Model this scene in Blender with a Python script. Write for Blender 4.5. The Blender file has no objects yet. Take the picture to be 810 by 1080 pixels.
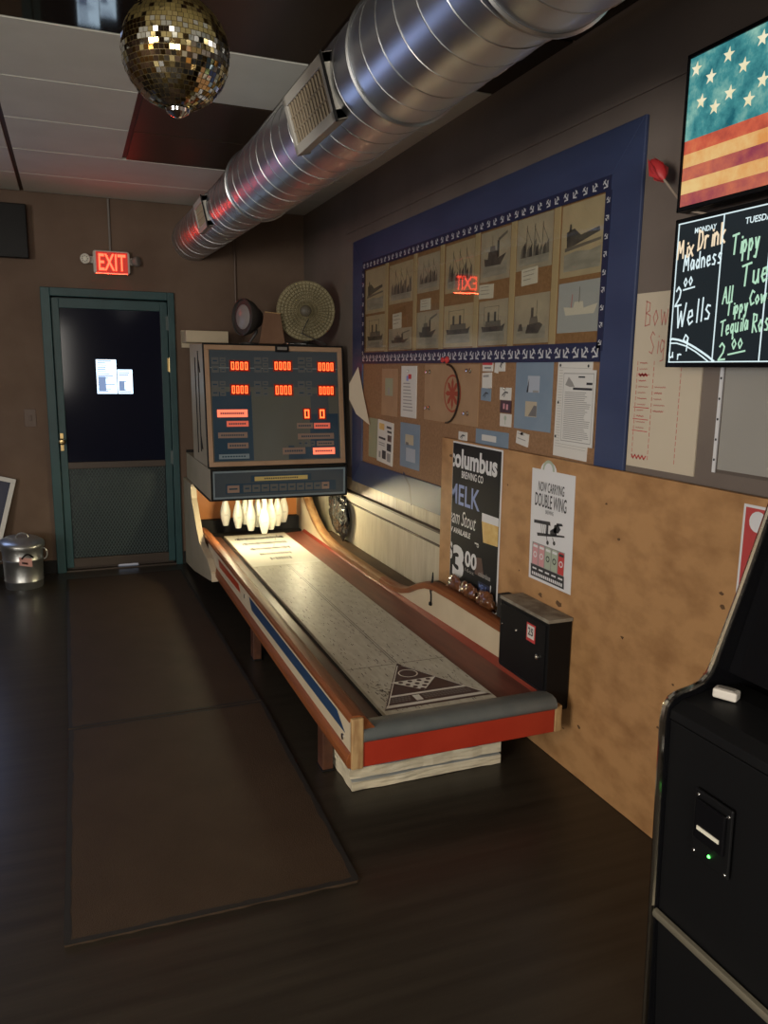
import bpy, bmesh, math, random
from mathutils import Vector, Matrix
random.seed(7)
SC = bpy.context.scene
COL = SC.collection
# ------------------------------------------------------------------ camera
YAW, PITCH, ROLL = math.radians(21.78085759), math.radians(-10.3285279), math.radians(0.75064945)
FPX = 820.0
CAM = Vector((0, 0, 1.55))
def cam_axes():
    cy, sy, cp, sp, cr, sr = math.cos(YAW), math.sin(YAW), math.cos(PITCH), math.sin(PITCH), math.cos(ROLL), math.sin(ROLL)
    f = Vector((sy*cp, cy*cp, sp)); r = Vector((cy, -sy, 0)); u = r.cross(f)
    return cr*r + sr*u, -sr*r + cr*u, f
AR, AU, AF = cam_axes()
cd = bpy.data.cameras.new('camera'); cam = bpy.data.objects.new('camera', cd); COL.objects.link(cam)
cd.sensor_width = 36; cd.lens = FPX/1080*36; cd.clip_start = .02
mw = Matrix.Identity(4)
for i in range(3):
    mw[i][0], mw[i][1], mw[i][2], mw[i][3] = AR[i], AU[i], -AF[i], CAM[i]
cam.matrix_world = mw
SC.camera = cam
# ------------------------------------------------------------------ world, lights, exposure
SC.view_settings.view_transform = 'Standard'; SC.view_settings.look = 'None'
SC.view_settings.exposure = 0.0; SC.view_settings.gamma = 1; SC.view_settings.use_curve_mapping = False
wd = bpy.data.worlds.new('world'); SC.world = wd; wd.use_nodes = True
wd.node_tree.nodes['Background'].inputs[0].default_value = (.55, .65, .85, 1)
wd.node_tree.nodes['Background'].inputs[1].default_value = .6
def area(name, loc, aim, sx, sy, power, color):
    l = bpy.data.lights.new(name, 'AREA'); l.shape = 'RECTANGLE'; l.size = sx; l.size_y = sy; l.energy = power; l.color = color
    o = bpy.data.objects.new(name, l); COL.objects.link(o); o.location = loc
    o.rotation_euler = (Vector(aim)-Vector(loc)).to_track_quat('-Z', 'Y').to_euler(); return o
area('back_window_daylight', (-1.2, 6.22, 1.1), (-.9, 3.5, .3), .8, 1.1, 11, (.42, .56, 1))
area('left_window_daylight', (-3.36, -.6, 1.6), (1.7, .8, 1.5), 1.5, 1.2, 135, (1, .95, .87))
area('rear_window_daylight', (-.9, -3.16, 1.7), (.9, 1.5, 1.4), 1.8, 1.2, 72, (1, .92, .80))
area('bar_lamp_light', (-2.3, .3, 2.45), (-1.9, .8, .6), .5, .35, 18, (1, .66, .30))
for hx in (1.02, 1.45):
    l = bpy.data.lights.new('pin_hood_light', 'POINT'); l.energy = 11; l.color = (1, .86, .52); l.shadow_soft_size = .03
    o = bpy.data.objects.new('pin_hood_light', l); COL.objects.link(o); o.location = (hx, 5.22, .655)
area('outside_daylight', (.3, 7.0, 1.2), (.3, 6.5, 0), .9, .5, 30, (.9, .95, 1))
# ------------------------------------------------------------------ helpers
def px(x, y):
    return ((x-405)/FPX)*AR - ((y-540)/FPX)*AU + AF
def on_x(x, y, X):
    d = px(x, y); return CAM + d*((X-CAM.x)/d.x)
def on_y(x, y, Y):
    d = px(x, y); return CAM + d*((Y-CAM.y)/d.y)
def on_z(x, y, Z):
    d = px(x, y); return CAM + d*((Z-CAM.z)/d.z)
M = {}
def mat(name, c, rough=.6, metal=0, spec=.5, var=None, scale=8, bump=0, bscale=None, stretch=(1, 1, 1), emit=0, ecol=None, detail=4, pos=(.35, .65), coat=0):
    m = bpy.data.materials.new(name); m.use_nodes = True; nt = m.node_tree; b = nt.nodes['Principled BSDF']
    b.inputs['Base Color'].default_value = (*c, 1); b.inputs['Roughness'].default_value = rough; b.inputs['Metallic'].default_value = metal
    b.inputs['Specular IOR Level'].default_value = spec; b.inputs['Coat Weight'].default_value = coat
    tc = nt.nodes.new('ShaderNodeTexCoord'); mp = nt.nodes.new('ShaderNodeMapping'); mp.inputs['Scale'].default_value = stretch
    nt.links.new(tc.outputs['Object'], mp.inputs[0])
    if var:
        n = nt.nodes.new('ShaderNodeTexNoise'); n.inputs['Scale'].default_value = scale; n.inputs['Detail'].default_value = detail
        r = nt.nodes.new('ShaderNodeValToRGB'); r.color_ramp.elements[0].position = pos[0]; r.color_ramp.elements[1].position = pos[1]
        r.color_ramp.elements[0].color = (*c, 1); r.color_ramp.elements[1].color = (*var, 1)
        nt.links.new(mp.outputs[0], n.inputs['Vector']); nt.links.new(n.outputs['Fac'], r.inputs[0]); nt.links.new(r.outputs[0], b.inputs['Base Color'])
    if bump:
        n2 = nt.nodes.new('ShaderNodeTexNoise'); n2.inputs['Scale'].default_value = bscale or scale*4; n2.inputs['Detail'].default_value = 3
        bp = nt.nodes.new('ShaderNodeBump'); bp.inputs['Strength'].default_value = bump; bp.inputs['Distance'].default_value = .01
        nt.links.new(mp.outputs[0], n2.inputs['Vector']); nt.links.new(n2.outputs['Fac'], bp.inputs['Height']); nt.links.new(bp.outputs[0], b.inputs['Normal'])
    if emit:
        b.inputs['Emission Color'].default_value = (*(ecol or c), 1); b.inputs['Emission Strength'].default_value = emit
    M[name] = m; return m
def clear(name, tint, ior=1.45, rough=.03, bump=0, bscale=3):
    m = bpy.data.materials.new(name); m.use_nodes = True; nt = m.node_tree; nt.nodes.remove(nt.nodes['Principled BSDF'])
    t = nt.nodes.new('ShaderNodeBsdfTransparent'); t.inputs[0].default_value = (*tint, 1)
    g = nt.nodes.new('ShaderNodeBsdfGlossy'); g.inputs['Roughness'].default_value = rough
    fr = nt.nodes.new('ShaderNodeFresnel'); fr.inputs[0].default_value = ior; mx = nt.nodes.new('ShaderNodeMixShader')
    ge = nt.nodes.new('ShaderNodeNewGeometry'); sb_ = nt.nodes.new('ShaderNodeMath'); sb_.operation = 'SUBTRACT'; sb_.use_clamp = True; nt.links.new(fr.outputs[0], sb_.inputs[0]); nt.links.new(ge.outputs['Backfacing'], sb_.inputs[1]); nt.links.new(sb_.outputs[0], mx.inputs[0]); nt.links.new(t.outputs[0], mx.inputs[1]); nt.links.new(g.outputs[0], mx.inputs[2])
    nt.links.new(mx.outputs[0], nt.nodes['Material Output'].inputs[0])
    if bump:
        tc = nt.nodes.new('ShaderNodeTexCoord'); n = nt.nodes.new('ShaderNodeTexNoise'); n.inputs['Scale'].default_value = bscale; n.inputs['Detail'].default_value = 1
        bp = nt.nodes.new('ShaderNodeBump'); bp.inputs['Strength'].default_value = bump; bp.inputs['Distance'].default_value = .02
        nt.links.new(tc.outputs['Object'], n.inputs['Vector']); nt.links.new(n.outputs['Fac'], bp.inputs['Height'])
        nt.links.new(bp.outputs[0], g.inputs['Normal'])
    M[name] = m; return m
class MB:
    def __init__(s): s.v = []; s.f = []; s.mi = []; s.m = []
    def idx(s, m):
        if m not in s.m: s.m.append(m)
        return s.m.index(m)
    def add(s, vs, fs, m):
        k = len(s.v); i = s.idx(m); s.v += [Vector(p) for p in vs]
        for f in fs: s.f.append([k+j for j in f]); s.mi.append(i)
        return s
    def box(s, x0, x1, y0, y1, z0, z1, m):
        return s.add([(x0,y0,z0),(x1,y0,z0),(x1,y1,z0),(x0,y1,z0),(x0,y0,z1),(x1,y0,z1),(x1,y1,z1),(x0,y1,z1)],
                     [(0,3,2,1),(4,5,6,7),(0,1,5,4),(1,2,6,5),(2,3,7,6),(3,0,4,7)], m)
    def prism(s, pts, ext, m):
        n = len(pts); p = [Vector(q) for q in pts]; e = Vector(ext)
        return s.add(p+[q+e for q in p], [tuple(range(n))[::-1], tuple(range(n, 2*n))]+[(i,(i+1)%n,n+(i+1)%n,n+i) for i in range(n)], m)
    def obb(s, c, u, v, w, m):
        c, u, v, w = map(Vector, (c, u, v, w))
        return s.prism([c-u-v-w, c+u-v-w, c+u+v-w, c-u+v-w], 2*w, m)
    def tube(s, path, r, m, n=8, closed=False, cap=True):
        P = [Vector(p) for p in path]; L = len(P); vs = []; up = None
        for i, p in enumerate(P):
            a = P[(i+1) % L] if (closed or i < L-1) else p; b = P[i-1] if (closed or i > 0) else p
            t = (a-b).normalized()
            if up is None: up = Vector((0,0,1)) if abs(t.z) < .9 else Vector((1,0,0))
            s1 = t.cross(up).normalized(); up = s1.cross(t).normalized()
            rr = r[i] if isinstance(r, (list, tuple)) else r
            vs += [p + rr*(math.cos(2*math.pi*k/n)*s1 + math.sin(2*math.pi*k/n)*up) for k in range(n)]
        fs = []
        for i in range(L if closed else L-1):
            j = (i+1) % L
            fs += [(i*n+k, i*n+(k+1)%n, j*n+(k+1)%n, j*n+k) for k in range(n)]
        if cap and not closed: fs += [tuple(range(n))[::-1], tuple(range((L-1)*n, L*n))]
        return s.add(vs, fs, m)
    def lathe(s, prof, c, axis, m, n=32):
        c = Vector(c); ax = Vector(axis).normalized(); a = ax.orthogonal().normalized(); b = ax.cross(a); vs = []
        for r, h in prof: vs += [c+ax*h+max(r, 1e-4)*(math.cos(2*math.pi*k/n)*a+math.sin(2*math.pi*k/n)*b) for k in range(n)]
        L = len(prof); fs = [(i*n+k, i*n+(k+1)%n, (i+1)*n+(k+1)%n, (i+1)*n+k) for i in range(L-1) for k in range(n)]
        fs += [tuple(range(n))[::-1], tuple(range((L-1)*n, L*n))]
        return s.add(vs, fs, m)
    def build(s, name, parent=None, base=None, smooth=False, bevel=0, recalc=True, sharp=40):
        pb = Vector(parent['_b']) if parent is not None else Vector((0,0,0))
        b = Vector(base) if base is not None else pb
        me = bpy.data.meshes.new(name); me.from_pydata([v-b for v in s.v], [], s.f)
        for m in s.m: me.materials.append(M[m])
        me.polygons.foreach_set('material_index', s.mi)
        if recalc:
            bm = bmesh.new(); bm.from_mesh(me); bmesh.ops.recalc_face_normals(bm, faces=bm.faces); bm.to_mesh(me); bm.free()
        if smooth:
            me.shade_smooth(); me.set_sharp_from_angle(angle=math.radians(sharp))
        me.update()
        o = bpy.data.objects.new(name, me); COL.objects.link(o); o['_b'] = tuple(b)
        if parent is not None: o.parent = parent; o.location = b-pb
        else: o.location = b
        if bevel:
            d = o.modifiers.new('bevel', 'BEVEL'); d.width = bevel; d.segments = 2; d.limit_method = 'ANGLE'
        return o
def tag(o, label, cat, group=None):
    o['label'] = label; o['category'] = cat
    if group: o['group'] = group
    return o
def thing(name, label, cat, base, group=None):
    o = bpy.data.objects.new(name, None); COL.objects.link(o); o.location = base; o.empty_display_size = .1; o['_b'] = tuple(base)
    return tag(o, label, cat, group)
def struct(o): o['kind'] = 'structure'; return o
def dup(root, loc, label=None, rot=None):
    r = root.copy(); COL.objects.link(r); r.location = loc
    if rot is not None: r.rotation_euler = rot
    if label: r['label'] = label
    for ch in list(root.children):
        c = ch.copy(); COL.objects.link(c); c.parent = r
        for g in list(ch.children):
            d = g.copy(); COL.objects.link(d); d.parent = c
    return r
TC = {}
def text_data(body, shear=0, bold=0):
    k = (body, shear, bold)
    if k in TC: return TC[k]
    cu = bpy.data.curves.new('t', 'FONT'); cu.body = body; cu.shear = shear; cu.offset = bold; cu.resolution_u = 3
    ob = bpy.data.objects.new('t', cu); COL.objects.link(ob)
    me = bpy.data.meshes.new_from_object(ob.evaluated_get(bpy.context.evaluated_depsgraph_get()))
    vs = [(v.co.x, v.co.y) for v in me.vertices]; fs = [tuple(p.vertices) for p in me.polygons]
    bpy.data.objects.remove(ob); bpy.data.curves.remove(cu); bpy.data.meshes.remove(me)
    TC[k] = (vs, fs); return TC[k]
# single-stroke hand lettering, each glyph a list of strokes on a 1 x 1 cell
G = {'M':[[(0,0),(.15,1),(.45,.35),(.8,1),(.9,0)]],'i':[[(.3,0),(.35,.55)],[(.37,.75),(.38,.8)]],'x':[[(.05,.6),(.7,0)],[(.7,.6),(.05,0)]],
'D':[[(.1,0),(.15,1)],[(.02,.98),(.6,.85),(.75,.45),(.5,.08),(.02,0)]],'r':[[(.15,.6),(.15,0)],[(.15,.4),(.35,.6),(.6,.55)]],'n':[[(.1,.6),(.1,0)],[(.1,.4),(.35,.62),(.6,.45),(.62,0)]],
'k':[[(.1,1),(.1,0)],[(.6,.6),(.12,.28),(.65,0)]],'a':[[(.6,.5),(.3,.62),(.08,.3),(.25,0),(.5,.1),(.62,.55),(.68,0)]],'d':[[(.6,.4),(.3,.55),(.08,.25),(.3,0),(.6,.2)],[(.65,1),(.62,0)]],
'e':[[(.1,.3),(.6,.35),(.5,.6),(.2,.58),(.08,.25),(.3,0),(.65,.1)]],'s':[[(.6,.55),(.3,.62),(.15,.45),(.55,.22),(.45,.02),(.1,.05)]],'W':[[(0,1),(.2,0),(.45,.7),(.7,0),(1,1)]],'w':[[(0,.6),(.2,0),(.4,.5),(.6,0),(.8,.6)]],
'l':[[(.25,1),(.2,0)]],'T':[[(0,.95),(1,1)],[(.5,.98),(.42,0)]],'p':[[(.12,.6),(.1,-.4)],[(.12,.45),(.4,.6),(.6,.35),(.4,.05),(.1,.12)]],'y':[[(.1,.6),(.3,.1),(.6,.6)],[(.62,.6),(.3,-.35),(.05,-.3)]],
'u':[[(.1,.6),(.12,.1),(.4,0),(.6,.2),(.62,.6)],[(.62,.3),(.68,0)]],'A':[[(0,0),(.4,1),(.8,0)],[(.15,.4),(.68,.4)]],'C':[[(.75,.85),(.4,1),(.08,.5),(.35,0),(.8,.12)]],'o':[[(.35,.6),(.08,.32),(.32,0),(.62,.3),(.35,.6)]],
'q':[[(.6,.5),(.3,.6),(.08,.3),(.3,.03),(.6,.25)],[(.62,.6),(.62,-.4),(.75,-.3)]],'t':[[(.3,.95),(.3,0),(.5,.02)],[(.08,.62),(.55,.64)]],'R':[[(.1,0),(.12,1)],[(.05,.98),(.6,.9),(.6,.6),(.14,.5),(.75,0)]],
'2':[[(.05,.8),(.3,1),(.6,.8),(.5,.45),(0,.02),(.75,.06)]],'0':[[(.35,1),(.08,.5),(.35,0),(.65,.5),(.35,1)]],'B':[[(.1,0),(.1,1)],[(.05,1),(.55,.9),(.5,.6),(.1,.52),(.65,.4),(.6,.05),(.05,0)]],
'S':[[(.7,.85),(.4,1),(.12,.75),(.65,.3),(.45,0),(.05,.1)]],'g':[[(.6,.5),(.3,.62),(.08,.32),(.3,.05),(.6,.25)],[(.62,.6),(.6,-.3),(.2,-.35)]],' ':[],'U':[[(.05,1),(.1,.2),(.4,0),(.7,.25),(.72,1)]],'-':[[(.1,.4),(.6,.42)]],'1':[[(.3,1),(.3,0)]],'9':[[(.6,.8),(.3,1),(.1,.7),(.4,.5),(.6,.8),(.5,0)]]}
class Fr:
    """flat frame: point(a, b, d) = o + u a + v b + n d, n faces the viewer"""
    def __init__(s, o, u, v):
        s.o, s.u, s.v = Vector(o), Vector(u).normalized(), Vector(v).normalized(); s.n = s.u.cross(s.v)
    def p(s, a, b, d=0): return s.o+s.u*a+s.v*b+s.n*d
    def ab(s, P): q = Vector(P)-s.o; return q.dot(s.u), q.dot(s.v)
    def poly(s, mb, pts, d, m): mb.add([s.p(a, b, d) for a, b in pts], [tuple(range(len(pts)))], m)
    def rect(s, mb, a0, a1, b0, b1, d, m): s.poly(mb, [(a0,b0),(a1,b0),(a1,b1),(a0,b1)], d, m)
    def slab(s, mb, pts, d0, d1, m): mb.prism([s.p(a, b, d0) for a, b in pts], s.n*(d1-d0), m)
    def rslab(s, mb, a0, a1, b0, b1, d0, d1, m): s.slab(mb, [(a0,b0),(a1,b0),(a1,b1),(a0,b1)], d0, d1, m)
    def disc(s, mb, a, b, r, d, m, n=20, ry=None): s.poly(mb, [(a+r*math.cos(2*math.pi*k/n), b+(ry or r)*math.sin(2*math.pi*k/n)) for k in range(n)], d, m)
    def ring(s, mb, a, b, r0, r1, d, m, n=24, t0=0, t1=6.28318):
        for k in range(n):
            t, w = t0+(t1-t0)*k/n, t0+(t1-t0)*(k+1)/n
            s.poly(mb, [(a+r0*math.cos(t), b+r0*math.sin(t)), (a+r1*math.cos(t), b+r1*math.sin(t)), (a+r1*math.cos(w), b+r1*math.sin(w)), (a+r0*math.cos(w), b+r0*math.sin(w))], d, m)
    def line(s, mb, pts, w, d, m):
        for (a, b), (c, e) in zip(pts[:-1], pts[1:]):
            L = math.hypot(c-a, e-b) or 1e-6; x, y = -(e-b)/L*w/2, (c-a)/L*w/2; ex, ey = (c-a)/L*w*.3, (e-b)/L*w*.3
            s.poly(mb, [(a+x-ex,b+y-ey),(c+x+ex,e+y+ey),(c-x+ex,e-y+ey),(a-x-ex,b-y-ey)], d, m)
    def text(s, mb, body, a0, a1, b0, b1, d, m, shear=0, bold=0, clip=None, skew=0):
        vs, fs = text_data(body, shear, bold)
        xs = [v[0] for v in vs]; ys = [v[1] for v in vs]; x0, x1, y0, y1 = min(xs), max(xs), min(ys), max(ys)
        def cv(v):
            a = a0+(v[0]-x0)/(x1-x0)*(a1-a0); return a, b0+(v[1]-y0)/(y1-y0)*(b1-b0)+skew*(a-a0)
        q = [cv(v) for v in vs]
        if clip is None: mb.add([s.p(a, b, d) for a, b in q], fs, m); return
        for f in fs:
            pl = [q[i] for i in f]; out = []
            for (a, b), (c, e) in zip(pl, pl[1:]+pl[:1]):
                if a >= clip: out.append((a, b))
                if (a < clip) != (c < clip): t = (clip-a)/(c-a); out.append((clip, b+t*(e-b)))
            if len(out) > 2: s.poly(mb, out, d, m)
    def hand(s, mb, body, a0, a1, b0, b1, w, d, m, skew=0):
        adv = sum((.45 if c in 'il1 ' else .85 if c not in 'MWTw' else 1.1) for c in body); x = 0
        sx = (a1-a0)/adv
        for c in body:
            for st in G.get(c, []):
                s.line(mb, [(a0+(x+p[0]*.9)*sx, b0+p[1]*(b1-b0)+skew*(x+p[0])*sx) for p in st], w, d, m)
            x += .45 if c in 'il1 ' else .85 if c not in 'MWTw' else 1.1
XW, YW, ZC = 1.78, 6.25, 2.74
def wallf(X): return Fr((X, 0, 0), (0,-1,0), (0,0,1))
def backf(Y): return Fr((0, Y, 0), (1,0,0), (0,0,1))
def wpx(x, y, X): p = on_x(x, y, X); return (-p.y, p.z)
def bpx(x, y, Y): p = on_y(x, y, Y); return (p.x, p.z)
def spx(x0, x1, y0, y1, X):
    """axis-aligned span on a wall plane covering a pixel window"""
    P = [wpx(x, y, X) for x, y in ((x0,(y0+y1)/2),(x1,(y0+y1)/2),((x0+x1)/2,y0),((x0+x1)/2,y1))]
    return P[0][0], P[1][0], P[3][1], P[2][1]
def sbx(x0, x1, y0, y1, Y):
    P = [bpx(x, y, Y) for x, y in ((x0,(y0+y1)/2),(x1,(y0+y1)/2),((x0+x1)/2,y0),((x0+x1)/2,y1))]
    return P[0][0], P[1][0], P[3][1], P[2][1]
# ------------------------------------------------------------------ materials
mat('wall_brown', (.135,.085,.057), .75, var=(.17,.112,.077), scale=3, bump=.06, bscale=60)
mat('wall_taupe', (.165,.132,.112), .7, var=(.195,.158,.134), scale=2.5, bump=.05, bscale=70)
mat('plaster', (.42,.37,.27), .38, var=(.52,.47,.36), scale=6, bump=.8, bscale=12, stretch=(1,2.6,.55))
mat('plaster_tan', (.30,.25,.17), .4, var=(.40,.34,.24), scale=6, bump=.75, bscale=12, stretch=(1,2.6,.55))
mat('rail_cream', (.42,.38,.29), .5); mat('rail_dark', (.07,.045,.03), .5)
mat('floor', (.025,.020,.015), .32, spec=.4, var=(.038,.031,.023), scale=2.2, stretch=(.6,9,1), bump=.03, bscale=12, detail=6)
mat('seam', (.014,.012,.01), .7)
mat('rubber', (.050,.031,.018), .62, spec=.25, var=(.060,.038,.023), scale=5, bump=.25, bscale=260)
mat('tile_white', (.70,.70,.62), .8, var=(.75,.75,.67), scale=4, bump=.05, bscale=120)
mat('tile_mirror', (.022,.016,.010), .05, spec=.5); mat('tile_brown', (.045,.028,.015), .42, spec=.35); mat('wood_ledge', (.085,.05,.028), .65, spec=.25, var=(.06,.035,.02), scale=6); mat('tbar', (.09,.05,.03), .6)
mat('teal', (.014,.058,.064), .45, var=(.020,.074,.080), scale=5, bump=.08, bscale=30)
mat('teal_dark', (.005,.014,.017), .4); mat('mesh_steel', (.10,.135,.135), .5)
mat('kick', (.07,.052,.04), .45, metal=.3)
mat('glass_dark', (.009,.011,.024), .10, spec=.22); mat('paper_lit', (.02,.02,.02), .6, emit=2.6, ecol=(.62,.82,1)); mat('paper_lit2', (.02,.02,.02), .6, emit=.55, ecol=(.42,.60,1))  # paper_lit pair: daylight through the door notices put in as emission
mat('brass', (.55,.4,.18), .3, metal=1); mat('black', (.006,.006,.0065), .45, spec=.22); mat('black_gloss', (.005,.005,.006), .16, spec=.3); mat('black_matte', (.012,.011,.011), .85)
mat('white_plastic', (.62,.58,.52), .45); mat('exit_face', (.3,.02,.01), .5, emit=.42, ecol=(1,.05,.03)); mat('exit_letter', (.5,.1,.05), .5, emit=7, ecol=(1,.040,.017))
mat('lens', (.75,.72,.6), .15); mat('grey_plastic', (.22,.20,.18), .5)
mat('duct', (.62,.64,.67), .36, metal=1, var=(.63,.65,.68), scale=2.5, bump=.05, bscale=5, stretch=(1,.5,1)); mat('duct_rib', (.40,.41,.42), .33, metal=1)
mat('grille', (.55,.53,.47), .45); mat('louvre', (.40,.33,.23), .55); mat('grille_in', (.07,.05,.03), .8)
mat('blue_frame', (.028,.040,.098), .45, var=(.042,.060,.135), scale=4, bump=.12, bscale=14, stretch=(1,.3,1)); mat('navy', (.013,.018,.055), .5); mat('anchor', (.52,.53,.55), .5)
mat('cork', (.25,.135,.065), .8, var=(.31,.175,.09), scale=90, bump=.1, bscale=160); mat('cork_red', (.33,.15,.09), .8, var=(.37,.18,.11), scale=70); mat('slat', (.46,.37,.23), .6)
clear('plexi', (.96,.95,.90), 1.75, .02, .06, 2.6)
mat('photo_tan', (.50,.43,.30), .45, var=(.42,.36,.26), scale=9); mat('photo_grey', (.45,.41,.33), .45, var=(.34,.315,.27), scale=9); mat('photo_sea', (.27,.27,.25), .5, var=(.40,.39,.36), scale=30, stretch=(1,.3,1))
mat('photo_dark', (.045,.045,.05), .5, var=(.10,.095,.09), scale=25); mat('photo_mid', (.16,.15,.14), .5); mat('photo_blue', (.40,.44,.50), .45); mat('photo_white', (.66,.65,.62), .5)
mat('paper', (.66,.64,.60), .7); mat('paper_cream', (.60,.52,.40), .7); mat('ink', (.03,.03,.035), .6); mat('ink_grey', (.30,.29,.28), .7); mat('ink_red', (.55,.06,.06), .6); mat('ink_pink', (.55,.20,.17), .7)
mat('mat_blue', (.19,.26,.34), .6, var=(.22,.29,.37), scale=7); mat('green_print', (.30,.33,.22), .6); mat('red_card', (.55,.05,.05), .5); mat('board_tan', (.36,.22,.12), .7, var=(.40,.25,.14), scale=10); mat('chrome', (.75,.75,.75), .1, metal=1); mat('emblem_red', (.33,.06,.03), .7); mat('dark_leather', (.03,.018,.012), .5)
mat('ply', (.47,.255,.105), .6, var=(.32,.160,.060), scale=5, stretch=(1,1.6,2.6), detail=8, pos=(.42,.72), bump=.1, bscale=30); mat('knot', (.12,.06,.025), .7)
mat('poster_black', (.012,.012,.014), .6, spec=.2); mat('poster_white', (.72,.72,.74), .55); mat('poster_blue', (.22,.30,.62), .5); mat('beer', (.62,.38,.10), .5, var=(.72,.52,.2), scale=20); mat('poster_brown', (.10,.05,.04), .5); mat('pink', (.62,.30,.32), .5); mat('sage', (.40,.46,.36), .5)
mat('wood_orange', (.27,.085,.025), .5, spec=.3, var=(.17,.05,.016), scale=5, stretch=(6,.5,6), bump=.04, bscale=20); mat('wood_dark', (.10,.038,.018), .45, var=(.06,.022,.012), scale=4, stretch=(6,.5,6))
mat('wood_cap', (.34,.20,.09), .62, spec=.25, var=(.20,.085,.03), scale=5, stretch=(5,.6,5)); mat('wood_raw', (.50,.33,.15), .65, var=(.34,.19,.08), scale=14, stretch=(5,5,1))
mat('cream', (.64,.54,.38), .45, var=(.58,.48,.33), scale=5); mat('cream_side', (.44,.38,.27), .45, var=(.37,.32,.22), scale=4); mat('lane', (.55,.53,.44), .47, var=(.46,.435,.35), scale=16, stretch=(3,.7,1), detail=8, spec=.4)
mat('lane_wear', (.12,.10,.08), .5); mat('lane_sheet', (.70,.69,.62), .3); mat('maroon', (.055,.022,.018), .3); mat('gutter', (.19,.062,.042), .42, spec=.35, var=(.14,.045,.032), scale=6, stretch=(6,.5,6)); mat('stripe_red', (.24,.030,.014), .5, spec=.3, var=(.19,.024,.012), scale=5); mat('red_paint', (.42,.04,.018), .38, var=(.36,.03,.014), scale=5)
mat('roll_grey', (.10,.115,.115), .42, var=(.13,.14,.135), scale=9); mat('inlay_blue', (.020,.055,.13), .35); mat('inlay_red', (.42,.045,.015), .35); mat('orange_board', (.55,.20,.05), .4)
mat('pin', (.78,.76,.66), .22, coat=.3); mat('pin_mark', (.35,.34,.3), .5)
mat('score_frame', (.36,.22,.13), .4, var=(.42,.27,.17), scale=6); mat('score_glass', (.115,.12,.105), .12, spec=.6); mat('score_blue', (.030,.062,.10), .15, spec=.6); mat('score_slate', (.065,.082,.10), .15, spec=.6); mat('score_tile', (.115,.12,.12), .25); mat('score_line', (.20,.26,.30), .3); mat('score_copper', (.27,.18,.14), .35)
mat('led_bg', (.06,.012,.008), .3, emit=.10, ecol=(1,.05,.015)); mat('led', (.5,.1,.02), .3, emit=4.5, ecol=(1,.085,.02)); mat('lamp_red', (.35,.1,.07), .3, emit=.42, ecol=(1,.16,.09)); mat('lamp_hot', (.5,.15,.1), .3, emit=1.3, ecol=(1,.17,.085)); mat('plate_yellow', (.55,.43,.15), .4)
mat('tube_glow', (.9,.8,.5), .4, emit=4, ecol=(1,.87,.55)); mat('galv', (.40,.41,.40), .36, metal=.9, var=(.52,.53,.52), scale=9, bump=.1, bscale=14); mat('sticker_pink', (.62,.33,.30), .6)
mat('foam', (.60,.53,.38), .6, var=(.70,.63,.47), scale=9, bump=.4, bscale=22); mat('foam_top', (.42,.45,.46), .45, bump=.3, bscale=12)
mat('bag', (.02,.02,.021), .16, bump=.9, bscale=10, spec=.9); mat('cardboard', (.15,.075,.04), .8, var=(.19,.10,.055), scale=8); mat('dust_grille', (.19,.16,.085), .6, metal=.3, var=(.26,.22,.12), scale=12); mat('fan_blade', (.09,.075,.05), .5); mat('fan_body', (.05,.045,.04), .5); mat('lamp_pale', (.30,.27,.26), .3)
mat('amber', (.16,.06,.025), .18, var=(.07,.03,.015), scale=30, coat=.5); mat('lock', (.7,.68,.62), .25, metal=1); mat('dust_top', (.30,.27,.21), .7, var=(.15,.12,.09), scale=18); mat('green_led', (0,.3,0), .3, emit=6, ecol=(.1,1,.12)); mat('switch', (.135,.088,.062), .5)
mat('tulip', (.5,.035,.04), .5); mat('stem', (.35,.28,.22), .6); mat('sleeve_paper', (.50,.48,.44), .6); clear('sleeve', (.93,.93,.93), 1.45, .12, .35, 9); mat('poster_red', (.5,.06,.06), .55)
mat('scr_black', (.003,.003,.004), .1, emit=.022, ecol=(.6,.85,1)); mat('scr_white', (0,0,0), .3, emit=.92, ecol=(.80,.97,1)); mat('scr_green', (0,0,0), .3, emit=.72, ecol=(.62,1,.72)); mat('scr_warm', (0,0,0), .3, emit=.9, ecol=(1,.80,.55))
def screen(name, c1, c2, scale, strength, c3=None):
    m = bpy.data.materials.new(name); m.use_nodes = True; nt = m.node_tree; b = nt.nodes['Principled BSDF']; b.inputs['Base Color'].default_value = (0,0,0,1); b.inputs['Roughness'].default_value = .25
    tc = nt.nodes.new('ShaderNodeTexCoord'); n = nt.nodes.new('ShaderNodeTexNoise'); n.inputs['Scale'].default_value = scale; n.inputs['Detail'].default_value = 7; n.inputs['Roughness'].default_value = .65
    r = nt.nodes.new('ShaderNodeValToRGB'); e = r.color_ramp.elements; e[0].position = .36; e[0].color = (*c1, 1); e[1].position = .66; e[1].color = (*c2, 1)
    if c3: q = e.new(.5); q.color = (*c3, 1)
    nt.links.new(tc.outputs['Object'], n.inputs['Vector']); nt.links.new(n.outputs['Fac'], r.inputs[0]); nt.links.new(r.outputs[0], b.inputs['Emission Color']); b.inputs['Emission Strength'].default_value = strength; M[name] = m
screen('flag_teal', (.015,.12,.15), (.30,.55,.45), 9, .95, (.06,.27,.28)); screen('flag_red', (.42,.07,.05), (.80,.24,.10), 8, .85, (.68,.13,.07)); screen('flag_gold', (.80,.34,.10), (.90,.62,.26), 8, .85); screen('flag_star', (.85,.75,.45), (.95,.88,.65), 20, .95); screen('flag_plum', (.30,.05,.09), (.72,.20,.10), 7, .85)
mat('tmold', (.42,.40,.36), .16, metal=1); mat('trim_metal', (.30,.27,.20), .45, metal=.7)
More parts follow.
